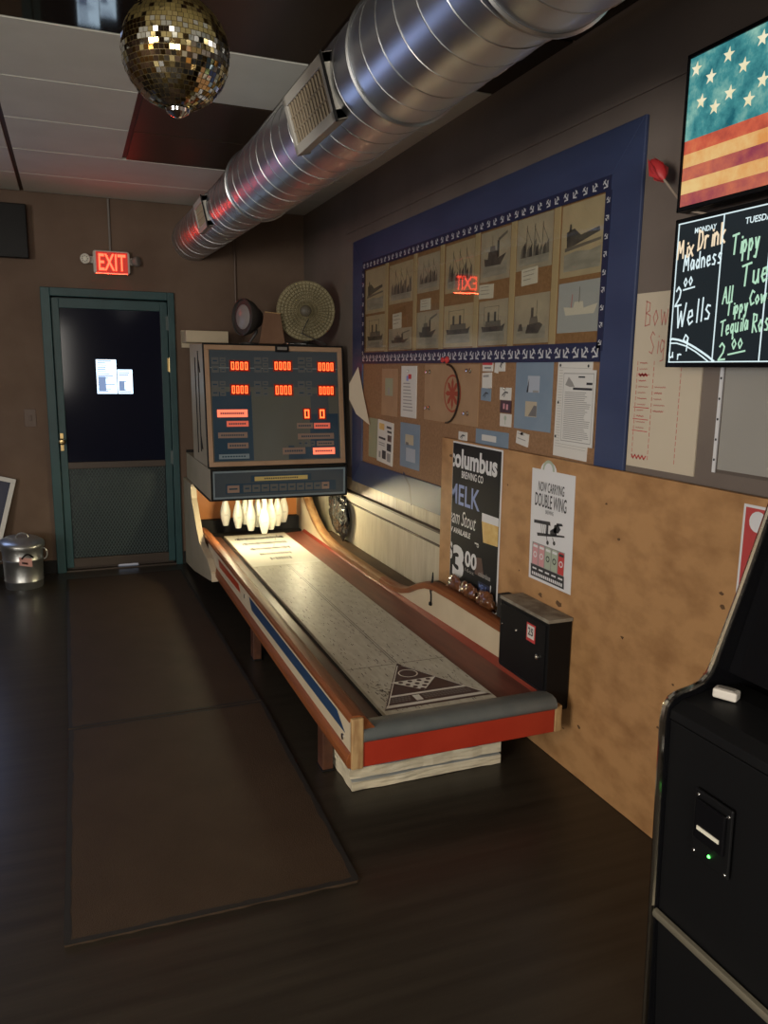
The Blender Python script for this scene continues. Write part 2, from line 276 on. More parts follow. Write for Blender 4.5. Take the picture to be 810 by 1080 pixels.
mat('ball_core', (.16,.12,.05), .5, metal=.5); mat('ball_silver', (.82,.80,.74), .03, metal=1); mat('ball_gold', (.72,.58,.28), .05, metal=1); mat('ball_dim', (.52,.41,.17), .42, metal=1)
# ------------------------------------------------------------------ room
def S(mb, name, **k): return struct(mb.build(name, **k))
XL, YR = -3.4, -3.2
S(MB().box(XL-.1, XW+.1, YR-.1, YW+1.6, -.1, 0, 'floor'), 'floor')
wb = MB(); DX0, DX1, DZ = -.108, .708, 2.045
wb.box(XL-.1, DX0, YW, YW+.12, 0, ZC+.1, 'wall_brown').box(DX1, XW, YW, YW+.12, 0, ZC+.1, 'wall_brown').box(DX0, DX1, YW, YW+.12, DZ, ZC+.1, 'wall_brown')
S(wb, 'wall_back')
wr = MB(); wr.box(XW, XW+.1, YR, YW+.12, .81, ZC+.1, 'wall_taupe').box(XW, XW+.1, YR, YW+.12, .715, .81, 'plaster_tan').box(XW, XW+.1, YR, YW+.12, 0, .715, 'plaster'); S(wr, 'wall_right')
S(MB().box(XW-.022, XW+.01, 3.58, YW, .655, .708, 'rail_cream').box(XW-.028, XW+.01, 3.58, YW, .708, .722, 'rail_dark').box(XW-.012, XW+.01, 3.58, YW, .628, .637, 'rail_dark'), 'trim_1', bevel=.002)
S(MB().box(XW-.006, XW+.01, -1, 5.2, 2.445, 2.457, 'wall_taupe'), 'trim_2')
wl = MB()   # left wall with two window openings, rear wall with one
wl.box(XL-.1, XL, YR, YW+.12, 0, .9, 'wall_brown').box(XL-.1, XL, YR, YW+.12, 2.25, ZC+.1, 'wall_brown')
for a, b in ((YR, -1.4), (.2, YW+.12)): wl.box(XL-.1, XL, a, b, .9, 2.25, 'wall_brown')
S(wl, 'wall_left')
wq = MB(); wq.box(XL-.1, XW+.1, YR-.1, YR, 0, 1.05, 'wall_brown').box(XL-.1, XW+.1, YR-.1, YR, 2.35, ZC+.1, 'wall_brown').box(XL-.1, -1.85, YR-.1, YR, 1.05, 2.35, 'wall_brown').box(.05, XW+.1, YR-.1, YR, 1.05, 2.35, 'wall_brown'); S(wq, 'wall_rear')
def wframe(n, pts, axis):
    m = MB(); a0, a1, z0, z1 = pts; t = .05
    for (p, q, r, s_) in ((a0, a1, z0, z0+t), (a0, a1, z1-t, z1), (a0, a0+t, z0, z1), (a1-t, a1, z0, z1), ((a0+a1)/2-.02, (a0+a1)/2+.02, z0, z1)):
        if axis == 'x': m.box(XL-.06, XL-.02, p, q, r, s_, 'rail_cream')
        elif axis == 'b': m.box(p, q, YW-.02, YW+.02, r, s_, 'rail_cream')
        else: m.box(p, q, YR-.06, YR-.02, r, s_, 'rail_cream')
    S(m, 'window_%d' % n)
wframe(1, (-1.4, .2, .9, 2.25), 'x'); wframe(3, (-1.65, -.75, .48, 1.72), 'b'); wframe(2, (-1.85, .05, 1.05, 2.35), 'y')
S(MB().box(-.62, -.175, YW-.014, YW, 0, .10, 'black_matte').box(.765, XW, YW-.014, YW, 0, .10, 'black_matte'), 'baseboard_back')
cm = MB(); cm.box(XL-.1, XW+.1, YR-.1, YW+.12, ZC+.012, ZC+.1, 'tbar')
ys = [3.24+.607*k for k in range(-11, 5)]; ys[-1] = 5.06+.6; ys = sorted(set(ys)) + [YW-.03]; xs = [-.255+.6033*k for k in range(-6, 4)]
ys = [y for i, y in enumerate(ys) if i == 0 or y-ys[i-1] > .1]
for i, x in enumerate(xs):
    for j, y in enumerate(ys[:-1]):
        y1 = ys[j+1]; x1 = min(x+.6033, XW); x1 = min(x+1.2066, XW) if (i == 6 and y > 5) else x1; mir = (2.0 < y+.1 < 3.24) or (.3 < x < .4 and 3.8 < y < 5.0) or (y < 1 and (i+j) % 3 == 0)
        gx, gy = (.022 if i in (2, 6) or mir else .006), (.006 if not mir else .010)
        g1 = .004 if mir and .3 < x < .4 and 3.8 < y < 4.2 else gy
        if x1-x > .05 and not (i == 7 and y > 5): cm.box(x+gx, x1-.004, y+gy, y1-g1, ZC, ZC+.015, ('tile_brown' if i == 7 else 'tile_mirror') if mir else 'tile_white')
S(cm, 'ceiling')
# back door
dm = MB(); y0, y1 = YW-.025, YW+.12
dm.box(-.172, DX0, y0, y1, 0, 2.105, 'teal').box(DX1, .758, y0, y1, 0, 2.105, 'teal').box(DX0, DX1, y0, y1, DZ, 2.105, 'teal')
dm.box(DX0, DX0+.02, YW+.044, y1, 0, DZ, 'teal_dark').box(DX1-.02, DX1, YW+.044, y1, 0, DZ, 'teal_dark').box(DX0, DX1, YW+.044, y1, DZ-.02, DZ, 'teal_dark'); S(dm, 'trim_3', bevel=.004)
dl = thing('door_1', '', '', ((DX0+DX1)/2, YW+.02, 0)); del dl['label'], dl['category']; struct(dl)
D0, D1 = DX0+.003, DX1-.003; f0, f1 = YW+.002, YW+.042
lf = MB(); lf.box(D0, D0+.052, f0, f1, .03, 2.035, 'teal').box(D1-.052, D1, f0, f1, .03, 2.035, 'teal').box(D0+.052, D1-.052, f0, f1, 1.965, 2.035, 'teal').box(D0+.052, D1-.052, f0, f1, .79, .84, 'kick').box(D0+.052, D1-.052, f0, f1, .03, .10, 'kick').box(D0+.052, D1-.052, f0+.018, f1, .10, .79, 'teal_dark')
lf.build('door_leaf', dl, bevel=.003)
MB().box(D0+.052, D1-.052, f0+.018, f0+.026, .84, 1.965, 'glass_dark').build('door_glass', dl)
g = MB(); F = backf(f0+.012); a0, a1, b0, b1 = D0+.055, D1-.055, .102, .788; W, Hh = a1-a0, b1-b0
for sgn in (1, -1):
    c = -Hh
    while c < W+Hh:
        # clip the slanted strand (slope 1.7) to the panel
        pts = []
        for k in range(0, 41):
            b = Hh*k/40; a = (c + b/1.7) if sgn > 0 else (c + (Hh-b)/1.7)
            if 0 <= a <= W: pts.append((a0+a, b0+b))
        if len(pts) > 1: g.tube([F.p(*pts[0]), F.p(*pts[-1])], .0026, 'mesh_steel', n=4)
        c += .0235
g.build('mesh_guard', dl)
hm = MB(); hm.box(D0+.008, D0+.03, f0-.006, f0, .93, 1.06, 'brass'); hm.lathe([(0, 0), (.012, 0), (.010, .02), (.022, .035), (.024, .045), (.015, .056), (0, .058)], (D0+.02, f0-.005, 1.0), (0, -1, 0), 'brass', 16); hm.build('door_handle', dl, smooth=True)
for z in (1.88, 1.57, .86): MB().box(D1-.012, D1+.012, f0-.010, f0, z-.05, z+.05, 'brass' if z == 1.57 else 'mesh_steel').tube([(D1+.004, f0-.013, z-.055), (D1+.004, f0-.013, z+.055)], .007, 'brass' if z == 1.57 else 'mesh_steel').build('hinge', dl)
S(MB().box(DX0, DX1, YW-.01, YW+.10, 0, .010, 'kick').box(DX0, .27, YW+.046, YW+.1, .01, .045, 'kick').box(.42, DX1, YW+.046, YW+.1, .01, .045, 'kick'), 'trim_4')
def notice(a, lab):
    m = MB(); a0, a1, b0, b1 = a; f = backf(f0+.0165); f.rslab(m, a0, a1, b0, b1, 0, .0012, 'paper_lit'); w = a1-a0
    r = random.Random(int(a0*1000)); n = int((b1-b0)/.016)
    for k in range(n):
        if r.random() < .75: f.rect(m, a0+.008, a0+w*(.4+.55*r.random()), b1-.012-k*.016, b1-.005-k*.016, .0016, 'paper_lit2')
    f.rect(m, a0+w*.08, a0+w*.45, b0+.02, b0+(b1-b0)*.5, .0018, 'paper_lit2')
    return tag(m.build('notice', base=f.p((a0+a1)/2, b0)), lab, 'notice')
notice((.180, .322, 1.350, 1.602), 'taller daylit paper notice on the dark glass of the back door')
notice((.328, .435, 1.350, 1.530), 'shorter daylit paper notice on the door glass, right of the taller one')
# exit sign
ex = thing('exit_sign', 'glowing red EXIT sign with two emergency lamp heads above the back door', 'exit sign', (.32, YW, 2.22))
m = MB(); f = backf(YW); m.prism([f.p(a, b, .0) for a, b in ((.195,2.225),(.205,2.215),(.435,2.215),(.448,2.228),(.448,2.362),(.436,2.375),(.205,2.375),(.195,2.365))], f.n*.055, 'white_plastic'); m.box(.165, .475, YW-.035, YW, 2.285, 2.335, 'white_plastic'); m.build('housing', ex, bevel=.006)
m = MB(); f = backf(YW-.055); f.rslab(m, .215, .432, 2.222, 2.366, 0, .003, 'exit_face'); f.text(m, 'EXIT', .232, .418, 2.236, 2.352, .0045, 'exit_letter', bold=.012); m.build('sign_face', ex)
for x, dr, mm in ((.145, (-.25, -1, -.1), 'lens'), (.497, (.8, -.55, .12), 'grey_plastic')):
    m = MB(); m.lathe([(0, -.04), (.022, -.038), (.034, -.01), (.036, .012), (.033, .016)], (x, YW-.045, 2.312), dr, 'white_plastic' if mm == 'lens' else mm, 20); m.lathe([(.032, .012), (.028, .018), (0, .021)], (x, YW-.045, 2.312), dr, mm, 20)
    for k in range(8):
        if mm == 'lens': q = Vector(dr).normalized(); s1 = q.orthogonal().normalized(); s2 = q.cross(s1); c = Vector((x, YW-.045, 2.312))+q*.019; t = k*math.pi/4; e = c+(s1*math.cos(t)+s2*math.sin(t))*.019; m.obb(e, s1*.004, s2*.004, q*.001, 'grey_plastic')
    h = m.build('lamp_head', ex, smooth=True)
    if mm != 'lens': h['label'] = 'lamp head turned away to the right'
l = bpy.data.lights.new('exit_glow', 'AREA'); l.shape = 'RECTANGLE'; l.size = .22; l.size_y = .008; l.energy = .75; l.color = (1, .03, .012)
o = bpy.data.objects.new('exit_glow', l); COL.objects.link(o); o.parent = ex; o.location = (.0, -.050, -.008); o.rotation_euler = (math.radians(-100), 0, 0)
MB().tube([(.318, YW-.012, 2.375), (.318, YW-.012, ZC)], .008, 'grey_plastic').build('conduit', ex, smooth=True)
tag(MB().tube([(1.227, YW-.010, 1.93), (1.225, YW-.010, 2.62)], .010, 'switch').box(1.205, 1.25, YW-.022, YW, 1.88, 1.945, 'switch').build('wall_conduit', base=(1.227, YW, 1.9), smooth=True), 'thin painted conduit running down the back wall under the duct end', 'conduit')
tag(MB().box(-.33, -.25, YW-.006, YW, 1.11, 1.24, 'switch').box(-.298, -.282, YW-.012, YW-.004, 1.155, 1.195, 'switch').build('light_switch', base=(-.29, YW, 1.11), bevel=.002), 'brown light switch plate on the wall left of the back door', 'light switch')
tv = thing('television', 'dark television hung high on the back wall left of the EXIT sign', 'television', (-.62, YW, 2.29))
MB().box(-1.0, -.225, YW-.09, YW-.045, 2.285, 2.645, 'black').build('bezel', tv, bevel=.006); MB().box(-.985, -.24, YW-.094, YW-.088, 2.305, 2.630, 'black').build('screen', tv); MB().box(-.75, -.5, YW-.045, YW, 2.38, 2.56, 'black_matte').build('wall_bracket', tv)
# floor mats
def rmat(P, lab):
    r = random.Random(len(lab)); m = MB(); pts = []
    for (a, b) in zip(P, P[1:]+P[:1]):
        for k in range(24): t = k/24; pts.append((a[0]+(b[0]-a[0])*t+r.uniform(-.004, .004), a[1]+(b[1]-a[1])*t+r.uniform(-.004, .004), .0))
    m.prism(pts, (0, 0, .009), 'rubber'); c = (sum(p[0] for p in P)/4, sum(p[1] for p in P)/4, 0)
    for (a, b) in zip(P, P[1:]+P[:1]):
        t_ = (Vector(b)-Vector(a)).normalized(); e_ = Vector((-t_.y, t_.x)); L_ = (Vector(b)-Vector(a)).length; n_ = 30; vs = []
        for k in range(n_+1): p_ = Vector(a)+t_*L_*k/n_; w_ = .010+.008*r.random(); vs += [(*(p_-e_*.004), .0095), (*(p_+e_*w_), .0097)]
        m.add(vs, [(2*k, 2*k+2, 2*k+3, 2*k+1) for k in range(n_)], 'seam')
    return tag(m.build('floor_mat', base=c), lab, 'floor mat', 'brown rubber floor mats')
rmat([(-.098, 2.04), (.738, 2.02), (.755, 3.405), (-.085, 3.395)], 'brown rubber floor mat nearest the camera, ragged right edge')
rmat([(-.088, 3.412), (.752, 3.424), (.715, 6.02), (-.105, 5.98)], 'brown rubber floor mat running from the back door to the nearer mat')
# ------------------------------------------------------------------ spiral duct
du = thing('ventilation_duct', 'silver spiral ventilation duct running under the ceiling along the right wall', 'air duct', (.95, 3, 2.27))
def axis(y):
    if y < 3: return Vector((.964, y, 2.453))
    t = (y-3)/3.25; return Vector((.964-.055*t, y, 2.453+.045*t))
def dsec(ya, yb, r, pitch, ring=None, lip=None):
    n = 72; ny = 24; m = MB(); vs = []
    for i in range(ny+1):
        y = ya+(yb-ya)*i/ny; c = axis(y); vs += [c+r*Vector((math.cos(2*math.pi*k/n), 0, math.sin(2*math.pi*k/n))) for k in range(n)]
    m.add(vs, [(i*n+k, i*n+(k+1)%n, (i+1)*n+(k+1)%n, (i+1)*n+k) for i in range(ny) for k in range(n)], 'duct')
    s = m.build('duct_section', du, smooth=True)
    m = MB(); P = []; N = int((yb-ya)/pitch*36)
    for i in range(N+1):
        y = ya+(yb-ya)*i/N; t = 2*math.pi*y/pitch; P.append(axis(y)+(r+.0005)*Vector((math.cos(-t), 0, math.sin(-t))))
    m.tube(P, .0019, 'duct_rib', 5); m.build('spiral_seam', s, smooth=True)
    if lip:
        m = MB(); c = axis(lip); m.tube([c+(r+.003)*Vector((math.cos(2*math.pi*k/60), 0, math.sin(2*math.pi*k/60))) for k in range(60)], .007, 'duct_rib', 6, closed=True); m.build('joint_ring', s, smooth=True)
dsec(-1.2, 1.58, .198, .118, lip=1.55); dsec(1.5, 2.86, .182, .118, lip=2.28); dsec(2.8, 4.12, .172, .122, lip=4.115); dsec(4.06, YW, .152, .118)
def register(y0, y1, r, t0, t1, nv, name):
    t = math.radians((t0+t1)/2); c0 = axis((y0+y1)/2); nrm = Vector((math.cos(t), 0, math.sin(t))); vv = Vector((-nrm.z, 0, nrm.x)); vv = vv if vv.z > 0 else -vv
    f = Fr(c0+nrm*(r+.002), Vector((0, -1, 0)), vv); hl = (y1-y0)/2; hw = r*math.sin(math.radians(abs(t1-t0)/2))
    m = MB(); e = .032
    for (a0, a1, b0, b1) in ((-hl, hl, -hw, -hw+e), (-hl, hl, hw-e, hw), (-hl, -hl+e, -hw, hw), (hl-e, hl, -hw, hw)): f.rslab(m, a0, a1, b0, b1, -.05, .010, 'grille')
    o = m.build('register_frame', du, bevel=.003)
    m = MB(); f.rect(m, -hl+e, hl-e, -hw+e, hw-e, 0, 'grille_in'); n = nv
    for k in range(n): a = -hl+e+(2*hl-2*e)*(k+.5)/n; f.rslab(m, a-.0035, a+.0035, -hw+e, hw-e, 0, .006, 'louvre')
    for k in range(1, 3): b = -hw+e+(2*hw-2*e)*k/3; f.rslab(m, -hl+e, hl-e, b-.003, b+.003, 0, .005, 'louvre')
    m.build('louvres', o)
    m = MB(); f.rslab(m, hl-.002, hl+.006, -hw-.004, hw+.004, .006, .013, 'black_matte'); m.build('damper_edge', o)
register(2.45, 2.91, .182, 164, 228, 13, '')
register(4.80, 5.12, .152, 158, 226, 10, '')
# ------------------------------------------------------------------ mirror ball
bc = Vector((.290, 2.175, 2.326)); BR = .133
ball = thing('mirror_ball', 'gold and silver mirror ball hanging from the mirrored ceiling', 'disco ball', (bc.x, bc.y, ZC))
m = MB(); rr = random.Random(3)
m.lathe([(BR*.992*math.sin(math.pi*k/24), -BR*.992*math.cos(math.pi*k/24)) for k in range(25)], bc, (0,0,1), 'ball_core', 40)
rows = 34
for i in range(rows):
    la = -math.pi/2+math.pi*(i+.5)/rows; h = math.pi/rows*BR; nn = max(4, int(2*math.pi*math.cos(la)*BR/(h*1.02)))
    for k in range(nn):
        lo = 2*math.pi*(k+.5*(i % 2))/nn; q = Vector((math.cos(la)*math.cos(lo), math.cos(la)*math.sin(lo), math.sin(la)))
        qn = (q+Vector((rr.gauss(0, .05), rr.gauss(0, .05), rr.gauss(0, .05)))).normalized(); s1 = Vector((0,0,1)).cross(qn).normalized(); s2 = qn.cross(s1)
        c = bc+q*BR; hw = h*.45; kind = 'ball_dim' if la > .25 and rr.random() < .8 else ('ball_gold' if rr.random() < .35 + (.3 if la > .1 else 0) else 'ball_silver')  # gold tiles, mostly on the upper half, paint in the warm lamp's reflection
        m.add([c-s1*hw-s2*hw, c+s1*hw-s2*hw, c+s1*hw+s2*hw, c-s1*hw+s2*hw], [(0,1,2,3)], kind)
m.build('mirrored_globe', ball, recalc=False)
MB().lathe([(0, -.016), (.012, -.014), (.028, -.004), (.030, .004)], bc-Vector((0,0,BR+.002)), (0,0,1), 'chrome', 20).build('bottom_cap', ball, smooth=True)
MB().tube([bc+Vector((0,0,BR-.002)), Vector((bc.x, bc.y, ZC-.06))], .006, 'chrome').lathe([(0, -.09), (.045, -.09), (.05, -.08), (.05, 0), (0, 0)], (bc.x, bc.y, ZC), (0,0,1), 'black', 24).build('motor', ball, smooth=True)
# ------------------------------------------------------------------ framed notice board
BX = XW-.005     # face of the cork
nb = thing('notice_board', 'large blue framed notice board with an anchor-pattern border on the right wall', 'notice board', (XW, 3.61, .80))
FY0, FY1, FZ0, FZ1 = 2.19, 5.03, .80, 2.372
W2 = wallf(XW)
m = MB(); m.box(BX, XW, FY0+.02, FY1-.02, FZ0+.02, FZ1-.02, 'cork'); m.build('cork_sheet', nb)
def rail(pts, nm):
    m = MB(); m.prism([W2.p(-y, z, .0) for y, z in pts], W2.n*.014, 'blue_frame'); return m.build(nm, nb, bevel=.003)
iy0, iy1, iz0, iz1 = 2.355, 4.835, .955, 2.215
rail([(FY0,FZ1),(FY1,FZ1),(iy1,iz1),(iy0,iz1)], 'top_rail'); rail([(FY0,FZ0),(FY1,FZ0),(iy1,iz0),(iy0,iz0)], 'bottom_rail')
rail([(FY0,FZ0),(FY0,FZ1),(iy0,iz1),(iy0,iz0)], 'side_rail'); rail([(FY1,FZ0),(FY1,FZ1),(iy1,iz1),(iy1,iz0)], 'side_rail')
# crack and drip of darker paint on the bottom rail
m = MB(); W2.line(m, [(-4.12,.965),(-4.07,.93),(-4.03,.90),(-4.02,.86),(-4.0,.80)], .018, .0145, 'navy'); m.build('split', nb)
def anchor_glyph(m, f, a, b, s, ang, d):
    c, q = math.cos(ang), math.sin(ang); T = lambda P: [(a+s*(x*c-y*q), b+s*(x*q+y*c)) for x, y in P]
    f.poly(m, T([(-.07,-.5),(.07,-.5),(.07,.4),(-.07,.4)]), d, 'anchor'); f.poly(m, T([(-.28,.2),(.28,.2),(.28,.32),(-.28,.32)]), d+.0002, 'anchor')
    f.poly(m, T([(-.5,-.12),(-.36,-.2),(0,-.5),(0,-.36),(-.34,-.02)]), d+.0004, 'anchor'); f.poly(m, T([(.5,-.12),(.36,-.2),(0,-.5),(0,-.36),(.34,-.02)]), d+.0004, 'anchor')
def astrip(y0, y1, z0, z1, nm):
    m = MB(); W2.rslab(m, -y1, -y0, z0, z1, .0137, .0152, 'navy'); L, Hh = y1-y0, z1-z0; v = Hh > L; n = int(max(L, Hh)/.058); s = min(L, Hh)*.72
    for k in range(n):
        t = (k+.5)/n; a, b = ((-y1+L*t, (z0+z1)/2) if not v else (-(y0+y1)/2, z0+Hh*t))
        anchor_glyph(m, W2, a, b, s, (.8 if k % 2 else -.8)+(1.57 if v else 0), .0155)
    return m.build(nm, nb)
astrip(iy0-.005, iy1, 2.172, 2.222, 'anchor_border'); astrip(iy0, iy1, 1.590, 1.660, 'anchor_border'); astrip(iy1-.03, iy1+.012, 1.628, 2.172, 'anchor_border'); astrip(iy0-.012, iy0+.022, 1.628, 2.172, 'anchor_border')
for y in (4.44, 4.02, 3.685, 3.315, 2.995, 2.675): m = MB(); W2.rslab(m, -y-.021, -y+.021, 1.655, 2.18, .005, .010, 'slat'); m.build('divider_slat', nb, bevel=.0015)
MB().box(XW-.0134, XW-.0120, iy0+.01, iy1-.02, 1.622, 2.18, 'plexi').build('plastic_cover', nb)
F3 = wallf(BX-.0002)
def ship(m, f, a0, a1, b0, b1, kind, r, d):
    """generic boat on water, different rig for each print"""
    w, h = a1-a0, b1-b0; X = lambda u: a0+w*u; Y = lambda v: b0+h*v; P = lambda pts: [(X(u), Y(v)) for u, v in pts]
    dk = 'photo_dark' if kind != 4 else 'photo_mid'
    if kind != 5: f.poly(m, P([(.04,.03),(.96,.03),(.96,.34),(.70,.30),(.35,.33),(.04,.29)]), d, 'photo_sea')
    d += .0002
    if kind == 0:   # tug, bow right
        f.poly(m, P([(.08,.46),(.12,.28),(.72,.26),(.92,.50),(.6,.42),(.3,.42)]), d, dk); f.poly(m, P([(.22,.42),(.62,.42),(.60,.60),(.25,.60)]), d, dk); f.poly(m, P([(.30,.60),(.52,.60),(.50,.72),(.32,.72)]), d+.0001, 'photo_mid'); f.poly(m, P([(.58,.44),(.66,.44),(.66,.82),(.58,.82)]), d, dk); f.line(m, P([(.40,.7),(.40,.95)]), w*.012, d, dk); f.poly(m, P([(.64,.80),(.95,.93),(.95,.99),(.6,.86)]), d, 'photo_mid')
    elif kind == 1:  # steamer broadside
        f.poly(m, P([(.05,.42),(.10,.27),(.90,.27),(.97,.46),(.85,.40),(.2,.40)]), d, dk); f.poly(m, P([(.20,.40),(.82,.40),(.80,.55),(.22,.55)]), d, 'photo_mid')
        for u in (.3, .55): f.poly(m, P([(u,.53),(u+.08,.53),(u+.08,.78),(u,.78)]), d+.0001, dk)
        for u in (.16, .72): f.line(m, P([(u,.4),(u,.94)]), w*.014, d, dk)
        f.line(m, P([(.16,.92),(.72,.92)]), w*.006, d, dk)
    elif kind == 2:  # tug seen from the bow with a small boat
        f.poly(m, P([(.34,.16),(.40,.36),(.78,.40),(.88,.34),(.74,.14)]), d, dk); f.poly(m, P([(.44,.36),(.74,.38),(.70,.55),(.48,.54)]), d, 'photo_mid'); f.poly(m, P([(.50,.52),(.58,.53),(.58,.76),(.50,.76)]), d+.0001, dk); f.line(m, P([(.68,.5),(.68,.92)]), w*.014, d, dk); f.poly(m, P([(.08,.22),(.12,.38),(.20,.40),(.26,.22)]), d, dk)
    elif kind == 3:  # long low freighter
        f.poly(m, P([(.08,.64),(.10,.40),(.30,.42),(.92,.55),(.90,.62),(.45,.56),(.28,.68)]), d, dk); f.poly(m, P([(.14,.64),(.22,.64),(.20,.76),(.16,.76)]), d, dk); f.poly(m, P([(.05,.34),(.95,.42),(.95,.46),(.05,.40)]), d, 'photo_mid')
    elif kind == 4:  # crowded harbour
        for k in range(9): u = .06+.1*k+r.uniform(-.02,.02); v = .3+r.uniform(0,.25); f.poly(m, P([(u,.2),(u+.11,.2),(u+.09,v+.1),(u+.02,v)]), d+k*.00001, 'photo_dark' if k % 2 else 'photo_mid')
        for u in (.25, .5, .75): f.line(m, P([(u,.3),(u+.02,.9)]), w*.016, d+.0002, 'photo_dark'); f.line(m, P([(u,.85),(u+.2,.45)]), w*.01, d+.0002, 'photo_dark')
    else:            # white fishing boat in colour
        f.poly(m, P([(.03,.04),(.97,.04),(.97,.40),(.03,.38)]), d, 'photo_blue'); f.poly(m, P([(.10,.52),(.16,.32),(.88,.32),(.96,.54),(.6,.46)]), d+.0001, 'photo_white'); f.poly(m, P([(.35,.47),(.62,.46),(.60,.62),(.38,.62)]), d+.0002, 'photo_white'); f.line(m, P([(.5,.6),(.5,.95)]), w*.015, d+.0002, 'photo_mid'); f.line(m, P([(.3,.5),(.32,.8)]), w*.012, d+.0002, 'ink_red')
PR = random.Random(11)
def photo(a, kind, base, lab, d=.0008, grp='ship photographs under the plastic cover', mgn=.014):
    a0, a1, b0, b1 = a; m = MB(); F3.rslab(m, a0, a1, b0, b1, 0, d+.0006, base); ship(m, F3, a0+mgn, a1-mgn, b0+mgn, b1-mgn, kind, PR, d+.0009)
    return tag(m.build('photograph', base=F3.p((a0+a1)/2, b0)), lab, 'photograph', grp)
def A(y1, y0, z0, z1): return (-y1, -y0, z0, z1)
photo(A(4.80,4.47,1.90,2.165), 3, 'photo_tan', 'upper faded tan print in the leftmost column behind the plastic')
photo(A(4.79,4.47,1.668,1.885), 1, 'photo_tan', 'lower faded tan print in the leftmost column behind the plastic')
photo(A(4.40,4.055,1.93,2.15), 4, 'photo_tan', 'upper print of boat rigging, second column from left behind the plastic')
photo(A(4.40,4.06,1.668,1.79), 0, 'photo_grey', 'small lower ship print, second column from left, under its caption card')
photo(A(3.994,3.72,1.96,2.15), 4, 'photo_grey', 'dark upper harbour print in the third column from the left')
photo(A(3.994,3.71,1.668,1.86), 0, 'photo_grey', 'dark tugboat print low in the third column from the left')
photo(A(3.65,3.345,1.93,2.16), 4, 'photo_tan', 'upper print with crossing spars, fourth column from the left')
photo(A(3.655,3.345,1.668,1.87), 1, 'photo_tan', 'lower print of a distant steamer, fourth column from the left')
photo(A(3.285,3.025,1.95,2.165), 0, 'photo_grey', 'large dark tugboat print high in the fifth column, right of centre')
photo(A(3.285,3.025,1.668,1.865), 1, 'photo_grey', 'steamer with masts, low in the fifth column from the left')
photo(A(2.970,2.705,1.965,2.17), 4, 'photo_grey', 'darkest upper print, sixth column from the left')
photo(A(2.970,2.705,1.668,1.865), 2, 'photo_grey', 'tug with tall funnel beside a small boat, low in the sixth column')
photo(A(2.645,2.372,1.905,2.168), 3, 'photo_tan', 'long low ship on a tan print at top right of the plastic cover')
photo(A(2.645,2.372,1.70,1.885), 5, 'photo_blue', 'colour print of a white fishing boat, low in the rightmost column')
def card(a, lab, mt='paper', nm='caption_card', cat='card', grp='white caption cards among the ship photographs', rows=3, d=.003, tilt=0, pin=None, extra=None, d0=0):
    a0, a1, b0, b1 = a; c = ((a0+a1)/2, (b0+b1)/2); q = random.Random(int(b0*9000)); m = MB()
    f = Fr(F3.p(*c), F3.u*math.cos(tilt)+F3.v*math.sin(tilt), F3.v*math.cos(tilt)-F3.u*math.sin(tilt)); w, h = (a1-a0)/2, (b1-b0)/2
    f.rslab(m, -w, w, -h, h, d0, d, mt)
    for k in range(rows): f.rect(m, -w*.78, w*(.2+.6*q.random()), h*(.72-1.5*k/max(rows,1))-h*.28/max(rows,1), h*(.72-1.5*k/max(rows,1)), d+.0003, 'ink_grey')
    if extra: extra(m, f, w, h, d+.0006)
    o = m.build(nm, base=F3.p(c[0], b0)); tag(o, lab, cat, grp)
    if pin: MB().lathe([(0,0),(.006,.001),(.006,.006),(.003,.010),(0,.011)], f.p(0, h*.8, d), F3.n, pin, 10).build('push_pin', o, smooth=True)
    return o
card(A(4.338,4.21,1.79,1.875), 'white caption card above the lower print in the second column', tilt=.03); card(A(3.945,3.82,1.868,1.926), 'white caption card between the two prints of the third column'); card(A(3.288,3.158,1.876,1.938), 'white caption card under the large tugboat print', tilt=-.03); card(A(2.922,2.802,1.904,1.970), 'largest white caption card, under the darkest upper print', tilt=.04)
# lower half of the board
def scribbles(n, col='ink_grey'):
    def e(m, f, w, h, d):
        q = random.Random(n)
        for k in range(n): f.rect(m, -w*.8, w*(.3+.5*q.random()), h*(.8-1.6*k/n)-h*.35/n, h*(.8-1.6*k/n), d, col)
    return e
m = MB(); P = [(-4.93,1.465),(-4.855,1.575),(-4.80,1.38),(-4.66,1.205),(-4.70,1.23),(-4.83,1.33),(-4.90,1.36),(-4.86,1.41)]
c1 = [F3.p(-4.855,1.57,.03), F3.p(-4.80,1.40,.014), F3.p(-4.66,1.205,.02)]; c2 = [F3.p(-4.90,1.46,.075), F3.p(-4.87,1.36,.085), F3.p(-4.76,1.27,.075)]
m.add(c1+c2+[p+Vector((.001,0,0)) for p in c1+c2], [(0,1,4,3),(1,2,5,4),(6,9,10,7),(7,10,11,8),(0,3,9,6),(2,8,11,5),(3,4,10,9),(4,5,11,10),(0,6,7,1),(1,7,8,2)], 'paper_cream'); tag(m.build('curled_paper', base=c1[2], smooth=True), 'curled cream sheet peeling off the left edge of the notice board', 'paper')
def smallphoto(m, f, w, h, d): f.rect(m, -w*.55, w*.45, -h*.15, h*.6, d, 'green_print'); f.rect(m, -w*.2, w*.05, -h*.1, h*.2, d+.0003, 'ink_grey')
card(A(4.50,4.25,1.28,1.56), 'faint yellow-brown mounted print behind the curled sheet', 'board_tan', 'mounted_print', 'print', None, 0, .002, extra=smallphoto)
def longn(m, f, w, h, d):
    f.rect(m, -w*.3, 0, h*.42, h*.62, d, 'poster_blue'); f.rect(m, -w*.05, w*.35, h*.5, h*.68, d+.0002, 'ink_red')
    for k in range(9): f.rect(m, -w*.7, w*(.2+.05*k%.5), h*(.3-.13*k), h*(.34-.13*k), d, 'ink_grey')
card(A(4.19,3.975,1.288,1.576), 'long white notice with a red and blue emblem, pinned top left', 'paper', 'notice', 'notice', None, 0, .004, .0, 'lock', longn)
